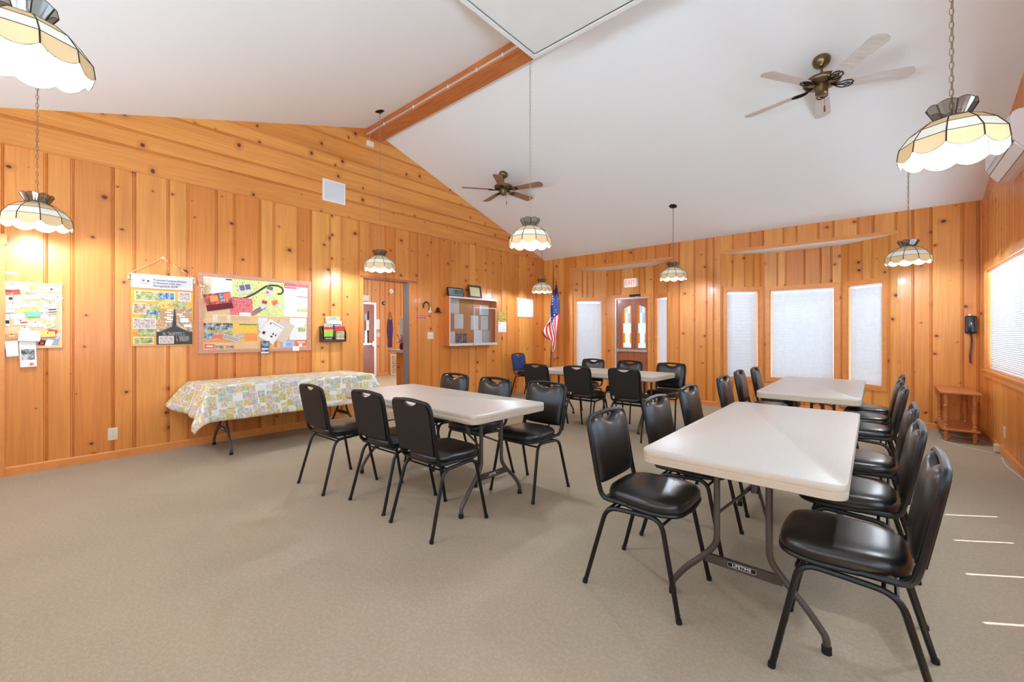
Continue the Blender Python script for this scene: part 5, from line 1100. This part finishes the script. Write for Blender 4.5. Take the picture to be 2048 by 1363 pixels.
# on top of the cabinet
ck = thing('digital_clock', 'digital clock with large figures standing on the glass cabinet', 'clock', (XF - 0.09, 5.09, CZ1 + 0.0), (math.radians(0), 0, RA))
Rk = Matrix.Rotation(math.radians(-10), 3, 'X')
b = MB(); b.prism(rrect(0.37, 0.165, 0.012, 3, 0, 0.0825), -0.012, 0.012, T=lambda p: Rk @ Vector((p[0], -p[2], p[1])) + Vector((0, 0, 0.003))); b.build('case', 'black_plastic', ck)
b = MB(); b.prism(rrect(0.335, 0.13, 0.006, 2, 0, 0.0825), 0.012, 0.0135, T=lambda p: Rk @ Vector((p[0], -p[2], p[1])) + Vector((0, 0, 0.003))); b.build('display', 'glass_lcd' if 'glass_lcd' in M else mat('lcd', (132, 146, 140), 0.3), ck)
text('10:15', 0.115, 'ink', ck, (0.03, -0.032, 0.080), (math.radians(80), 0, 0), sx=0.8, depth=0.0004)
cf = thing('framed_certificate', 'dark framed cream certificate leaning on top of the glass cabinet', 'picture frame', (XF - 0.09, 5.585, CZ1), (0, 0, RA))
b = MB()
for sx in (-1, 1): b.box(Rk @ Vector((sx * 0.15, 0, 0.125)) + Vector((0, 0, 0.003)), (0.035, 0.02, 0.25), Rk); b.box(Rk @ Vector((0, 0, 0.125 + sx * 0.1075)) + Vector((0, 0, 0.003)), (0.265, 0.02, 0.035), Rk)
b.build('frame', 'brown_frame', cf)
b = MB(); b.box(Rk @ Vector((0, 0.002, 0.125)) + Vector((0, 0, 0.003)), (0.266, 0.006, 0.181), Rk); b.build('certificate', 'print_cert', cf)
# --- calendar, white board
t = thing('wall_calendar', 'wall calendar with a flower photo right of the glass cabinet', 'calendar', (XA + 0.006, 6.425, 1.50), (0, 0, RA))
b = MB(); b.box((0, 0, 0.105), (0.25, 0.003, 0.21)); b.build('picture', 'ph_flower', t); b = MB(); b.box((0.008, 0, -0.105), (0.25, 0.003, 0.21)); b.build('month_page', 'print_fine', t)
b = MB(); b.box((-0.075, -0.002, -0.03), (0.06, 0.001, 0.025)); b.build('month_name', 'card_yellow', t)
t = frame_board('white_board', 'small blank white board near the far corner of the left wall', 'white board', 7.18, 1.825, 0.555, 0.41, 0.014, 0.016, 'paper_grey', 'card_white', inner='white_panel')
sheet('key_tag', 'tiny red and dark tag hanging below the wall calendar', 'tag', 6.435, 1.17, .035, .07, 0, 'card_red', 0.004, [(0, -.3, 1, .4, 'ink')])

# ---------------------------------------------------------------- flag in the corner
fl = thing('flag', 'American flag hanging furled on a pole in the far left corner', 'flag', (-5.30, 7.46, 0))
b = MB(); b.tube([(-0.10, 0.0, 0.05), (0.0, 0.0, 2.50)], 0.011, 8); b.build('pole', 'brown_frame', fl, True)
b = MB(); b.lathe([(0, 2.50), (0.014, 2.50), (0.018, 2.53), (0.008, 2.55), (0.024, 2.575), (0.024, 2.60), (0.008, 2.63), (0.004, 2.68), (0, 2.70)], 10); b.build('finial', 'gold', fl, True)
b = MB(); b.lathe([(0, 0), (0.14, 0), (0.14, 0.02), (0.05, 0.05), (0.02, 0.08), (0.02, 0.14), (0, 0.14)], 20, (-0.10, 0, 0)); b.build('stand', 'gold', fl, True)
camdir = Vector((0.58, -0.81, 0)).normalized(); lat = Vector((0.81, 0.58, 0)).normalized()
b = MB(); NH, NF = 26, 44
def fp(h, f):
    zt = 2.47 - 1.0 * h; ze = 0.645 + 0.30 * h; z = zt + (ze - zt) * f ** 0.9
    lw = -0.105 * math.sin(PI * min(1, f * 1.5)) * h * (1.0 if f < 0.67 else 1.0) - 0.06 * h * (1 - f)
    lat_ = lw + 0.075 * (1 - h) * math.sin(PI * min(1, 0.15 + f * 0.9)) + 0.02 * math.sin(9 * h + 6 * f) + 0.04 * f + 0.05 * (0.5 - h) * f * f
    dep = 0.045 * math.sin(15 * h + 3.0 * f) * (0.3 + min(1, f * 2)) + 0.02
    return Vector((-0.10 * (1 - z / 2.5), 0, z)) + lat * (lat_ * 1.15 + 0.03 * math.sin(PI * f) * (1 - 2 * h)) + camdir * (dep + 0.045)
for i in range(NH):
    for j in range(NF):
        h0, h1, f0, f1 = i / NH, (i + 1) / NH, j / NF, (j + 1) / NF
        st = int(i / 2); mi = 2 if (f0 < 0.38 and st < 7) else (0 if st % 2 == 0 else 1)
        b.face([fp(h0, f0), fp(h1, f0), fp(h1, f1), fp(h0, f1)], mi)
bmesh.ops.remove_doubles(b.bm, verts=b.bm.verts[:], dist=1e-5); o = b.build('banner', ['red', 'flag_white', 'star_field'], fl, True, 120)
md = o.modifiers.new('thickness', 'SOLIDIFY'); md.thickness = 0.0015

# ---------------------------------------------------------------- right side: wall unit, phone, corner stand
ac = thing('air_conditioner', 'white wall mounted air conditioner at the right edge of the photo', 'air conditioner', (XC, 6.26, 2.74))
pf = [(0, 0.0), (-0.035, 0.0), (-0.092, 0.008), (-0.150, 0.085), (-0.178, 0.16), (-0.178, 0.28), (-0.165, 0.315), (-0.14, 0.33), (0, 0.33)]
b = MB(); b.prism(pf, 0, -1.05, T=lambda p: Vector((p[0], p[2], p[1]))); b.build('casing', 'white_plastic', ac)
b = MB(); b.prism([(-0.094, 0.007), (-0.148, 0.080), (-0.155, 0.078), (-0.098, 0.001)], -0.03, -1.02, T=lambda p: Vector((p[0], p[2], p[1]))); b.build('louvre_flap', 'white_plastic', ac)
b = MB(); b.tube([(-0.155, -0.012, 0.084), (-0.155, -1.04, 0.084)], 0.003, 5); b.tube([(-0.095, -0.012, 0.003), (-0.095, -1.04, 0.003)], 0.003, 5); b.build('vent_gap', 'slot', ac)
b = MB(); b.bb((-0.181, -1.03, 0.13), (-0.1785, -0.02, 0.30)); b.build('front_panel', 'white_plastic', ac)
ph = thing('wall_phone', 'dark wall telephone in the right corner of the back wall', 'telephone', (0.870, YB, 1.38))
b = MB(); b.pillow(rrect(0.105, 0.225, 0.02, 4), [(0, 0), (0, 0.035), (0.012, 0.045)], T=lambda p: Vector((p[0], -p[2], p[1]))); b.build('base', 'navy_plastic', ph, True)
b = MB(); b.pillow(rrect(0.06, 0.215, 0.022, 4), [(0, 0.045), (0, 0.065), (0.008, 0.076), (0.018, 0.080)], T=lambda p: Vector((p[0], -p[2], p[1]))); b.build('handset', 'navy_plastic', ph, True)
b = MB(); pts = []
for i in range(240): a = i * 0.9; s_ = i / 239; rr_ = 0.010; pts.append((0.006 * math.sin(s_ * 6) + rr_ * math.cos(a), -0.03 + rr_ * math.sin(a), -0.115 - 0.375 * s_))
b.tube(pts, 0.0028, 4); b.build('coiled_cord', 'black_plastic', ph)
b = MB(); b.lathe([(0, 0), (0.012, 0), (0.012, 0.01), (0, 0.01)], 10, (-0.01, -0.01, 0.125), rot=Matrix.Rotation(PI / 2, 3, 'X')); b.build('wall_clip', 'white_plastic', ph)
cs = thing('corner_stand', 'small two tier wooden stand with turned legs in the right corner', 'side table', (0.705, 7.46, 0))
for nm, z, o_ in (('top', 0.585, 0.03), ('shelf', 0.155, 0.018)):
    hx, hy = 0.135 + o_, 0.37 + o_
    b = MB(); b.pillow([(-hx, -hy + 0.03), (-hx + 0.03, -hy), (hx, -hy), (hx, hy), (-hx, hy)], [(0.003, z - 0.02), (0, z - 0.016), (0, z - 0.004), (0.004, z)]); b.build(nm, 'stand_wood', cs)
lgp = [(0, 0), (.010, 0), (.018, .015), (.020, .03), (.013, .045), (.018, .06), (.022, .08), (.024, .10), (.015, .115), (.022, .13), (.022, .165), (.013, .18), (.022, .195), (.013, .21), (.017, .23), (.024, .30), (.016, .40), (.023, .42), (.014, .44), (.018, .48), (.022, .52), (.015, .54), (.020, .567), (0, .567)]
for sx in (-1, 1):
    for sy in (-1, 1): b = MB(); b.lathe(lgp, 12, (sx * 0.115, sy * 0.345, 0)); b.build('leg', 'stand_wood', cs, True)
b = MB(); b.tube(fillet([(0.60, 7.72, 0.005), (0.66, 7.35, 0.005), (0.50, 7.22, 0.005), (0.72, 6.85, 0.005), (0.90, 6.70, 0.005)], 0.12, 6), 0.004, 6); o = b.build('power_cord', 'cable_white', None); tag(o, 'white cord running from under the corner stand to the right wall', 'cord')
b = MB(); b.tube(fillet([(0.66, 7.60, 0.006), (0.80, 7.45, 0.006), (0.86, 7.62, 0.006), (0.93, 7.3, 0.006)], 0.08, 6), 0.004, 6); o = b.build('power_cord', 'cable_white', None); tag(o, 'white cord coiled on the carpet below the corner stand shelf', 'cord')
b = MB(); b.tube(fillet([(0.94, 6.55, 0.005), (0.91, 6.2, 0.005), (0.945, 5.6, 0.005), (0.93, 5.0, 0.005)], 0.2, 6), 0.004, 6); o = b.build('power_cord', 'cable_white', None); tag(o, 'white cord lying along the right wall baseboard toward the camera', 'cord')
t = thing('surface_box', 'small cream junction box on the right wall baseboard', 'outlet', (XC - 0.013, 6.80, 0.012)); b = MB(); b.bb((-0.035, -0.045, 0), (0, 0.045, 0.075)); b.build('box', 'cream_plastic', t)

# ---------------------------------------------------------------- what shows through the doorway
HX = -11.3
struct(panel('wall_hall', 'bay_pine', (HX, 0, 0), (0, 1, 0), (0, 0, 1), (1, 0, 0), rjoint(2.4, 9.6, 77, 0.12, 0.28), 2.4, 9.6, lambda u: 0.0, lambda u: 3.0, holes=[(6.02, 6.77, -0.01, 2.11)], rough_seed=78))
struct(panel('wall_hall_side', 'bay_pine', (0, 9.6, 0), (1, 0, 0), (0, 0, 1), (0, -1, 0), rjoint(-11.3, -6.05, 79, 0.12, 0.28), -11.3, -6.05, lambda u: 0.0, lambda u: 3.0, rough_seed=80))
struct(panel('wall_hall_near', 'bay_pine', (0, 2.4, 0), (1, 0, 0), (0, 0, 1), (0, 1, 0), rjoint(-11.3, -6.05, 81, 0.12, 0.28), -11.3, -6.05, lambda u: 0.0, lambda u: 3.0, rough_seed=82))
b = MB(); b.bb((-11.5, 2.3, 3.0), (-6.05, 9.7, 3.1)); struct(b.build('ceiling_hall', 'ceiling_paint'))
b = MB(); b.bb((-11.55, 2.3, 0), (-11.45, 9.7, 3.1)); struct(b.build('wall_hall_core', 'casing'))
baseboard('baseboard_hall', [((HX, 9.6), (HX, 6.80))])
d2 = bpy.data.objects.new('door_2', None); C.objects.link(d2); d2.location = (HX, 6.395, 0); d2.rotation_euler = (0, 0, RA); struct(d2)
b = MB()
for q in ([(-.37, .02), (.37, .02), (.37, .93), (-.37, .93)], [(-.37, .93), (-.30, .93), (-.30, 2.1), (-.37, 2.1)], [(-.04, .93), (.065, .93), (.065, 2.1), (-.04, 2.1)], [(.195, .93), (.37, .93), (.37, 2.1), (.195, 2.1)], [(-.30, 1.84), (-.04, 1.93), (-.04, 2.1), (-.30, 2.1)], [(.065, 1.80), (.195, 1.93), (.195, 2.1), (.065, 2.1)]):
    b.prism(q, -0.02, 0.03, T=lambda p: Vector((p[0], -p[2] + 0.02, p[1])))
for s0, s1 in ((-.28, -.02), (.04, .26)): b.box(((s0 + s1) / 2, -0.015, 0.45), (s1 - s0, 0.01, 0.62))
b.build('leaf', 'mahogany', d2)
b = MB(); b.box((0.13, 0.02, 1.40), (0.13, 0.006, 0.95)); b.box((-0.17, 0.02, 1.40), (0.26, 0.006, 0.95)); b.build('glass', 'pane', d2)
b = MB(); b.box((0.0, -0.03, 0.95), (0.70, 0.03, 0.05)); b.box((0.31, -0.04, 0.95), (0.06, 0.05, 0.14)); b.build('push_bar', 'aluminium', d2)
b = MB(); b.bb((HX, 6.75, 0), (HX + 0.025, 6.82, 2.17)); b.bb((HX, 5.95, 2.11), (HX + 0.025, 6.75, 2.17)); struct(b.build('trim_23', 'rail_silver'))
sheet('paper_notice', 'white paper taped above the hall door', 'paper', 6.50, 2.29, .20, .16, 0, 'print_fine', 0, xy=(HX + 0.006, 6.50, 2.29), rz=RA)
sheet('paper_notice', 'white paper on the hall wall right of the hall door', 'paper', 6.87, 1.53, .13, .30, 0, 'paper', 0, xy=(HX + 0.006, 6.885, 1.53), rz=RA)
sheet('paper_notice', 'small paper taped on the glass of the hall door', 'paper', 6.5, 1.5, .10, .30, 0, 'paper', 0, xy=(HX + 0.012, 6.545, 1.50), rz=RA)
plate('light_switch', 'cream switch plate on the hall wall right of the hall door', (HX, 6.90, 1.22), RA, 0.12, 0.12, 'cream_plastic', 'switch', 2)
for nm, lab, y, z, r_, m in (('smoke_alarm', 'round white disc high on the hall wall', 7.34, 2.55, .07, 'white_plastic'), ('round_ornament', 'round dark green disc on the hall wall', 7.08, 2.17, .06, 'string_green')):
    t = thing(nm, lab, 'wall ornament', (HX, y, z)); b = MB(); b.lathe([(0, 0), (r_, 0), (r_, 0.02), (r_ * .6, 0.035), (0, 0.038)], 16, rot=Matrix.Rotation(PI / 2, 3, 'Y')); b.build('disc', m, t, True)
    b = MB(); b.lathe([(0, 0.036), (r_ * .4, 0.036), (r_ * .3, 0.044), (0, 0.046)], 12, rot=Matrix.Rotation(PI / 2, 3, 'Y')); b.build('centre', 'header_grey', t)
ap = thing('apron', 'purple apron hanging from a hook on the hall wall', 'apron', (HX, 7.30, 1.68), (0, 0, RA)); b = MB(); n = 16
for i in range(n):
    for j in range(10):
        g = lambda u, v: Vector(((u - .5) * (0.16 + 0.05 * math.sin(PI * min(1, v * 1.4))), -0.03 - 0.02 * math.sin(u * 11) , -0.84 * v))
        b.face([g(i / n, j / 10), g((i + 1) / n, j / 10), g((i + 1) / n, (j + 1) / 10), g(i / n, (j + 1) / 10)])
bmesh.ops.remove_doubles(b.bm, verts=b.bm.verts[:], dist=1e-5); o = b.build('cloth', 'purple_cloth', ap, True, 100); md = o.modifiers.new('thickness', 'SOLIDIFY'); md.thickness = 0.004
b = MB(); b.tube([(-0.07, -0.03, 0), (-0.03, -0.02, 0.10), (0, -0.02, 0.24), (0.04, -0.02, 0.10), (0.07, -0.03, 0)], 0.008, 6); b.build('neck_strap', 'ink', ap)
gt = thing('lattice_gate', 'white lattice baby gate standing against the hall wall', 'gate', (HX + 0.10, 7.46, 0), (math.radians(-3), 0, RA)); b = MB()
for sx in (-1, 1): b.box((sx * 0.17, 0, 0.31), (0.03, 0.02, 0.62)); b.box((0, 0, 0.31 + sx * 0.295), (0.31, 0.02, 0.03))
b.box((0, 0, 0.31), (0.31, 0.02, 0.02)); b.build('frame', 'cream_plastic', gt); b = MB()
for c_ in (0.155, 0.465):
    for k_ in range(-2, 3):
        for s_ in (-1, 1): b.box((k_ * 0.055, 0.0 + 0.004 * s_, c_), (0.012, 0.005, 0.29), Matrix.Rotation(s_ * 0.6, 3, 'Y'))
b.build('lattice', 'cream_plastic', gt)
hw = struct(panel('wall_counter', 'knotty_pine', (0, 4.80, 0), (1, 0, 0), (0, 0, 1), (0, -1, 0), [-7.05, -6.9, -6.75], -7.2, -6.4, lambda u: 0.0, lambda u: 0.90, rough_seed=84))
b = MB(); b.bb((-7.2, 4.805, 0), (-6.4, 6.2, 0.90)); struct(b.build('wall_counter_core', 'casing'))
ct = thing('counter_top', 'pale grey counter top on the low wall beyond the doorway', 'counter', (-6.8, 5.4, 0.902)); b = MB(); b.pillow(rrect(0.98, 1.5, 0.02, 3), [(0.003, 0), (0, 0.004), (0, 0.04), (0.004, 0.045)]); b.build('slab', 'header_grey', ct)
sheet('notice', 'tall white sheet standing at the back of the hall counter', 'notice', 5.2, 1.3, .30, .62, 0, 'card_white', 0, xy=(-7.06, 4.95, 1.257), rz=math.radians(35), th=0.01)
fb = thing('dried_flowers', 'bunch of pink dried flowers on the hall counter', 'flowers', (-7.11, 4.86, 0.947)); b = MB(); rr = random.Random(4)
for _ in range(26):
    x, y, z = rr.gauss(0, .05), rr.gauss(0, .04), rr.uniform(.12, .30); b.tube([(0, 0, .05), (x * .5, y * .5, z * .6), (x, y, z)], 0.003, 4); b.lathe([(0, -.016), (.014, -.006), (.016, .004), (0, .014)], 6, (x, y, z))
b.build('blooms', 'pink_cloth', fb); b = MB(); b.lathe([(0, 0), (.03, 0), (.045, .04), (.04, .09), (.025, .12), (.028, .13), (0, .13)], 12); b.build('vase', 'card_maroon', fb, True)
hl = bpy.data.lights.new('hall_light', 'AREA'); hl.shape = 'DISK'; hl.size = 0.5; hl.energy = 60; ho = bpy.data.objects.new('hall_light', hl); C.objects.link(ho); ho.location = (-8.8, 6.0, 2.95); hl.color = (1, 0.95, 0.88)  # unseen ceiling light added to brighten the hall, no fixture modelled
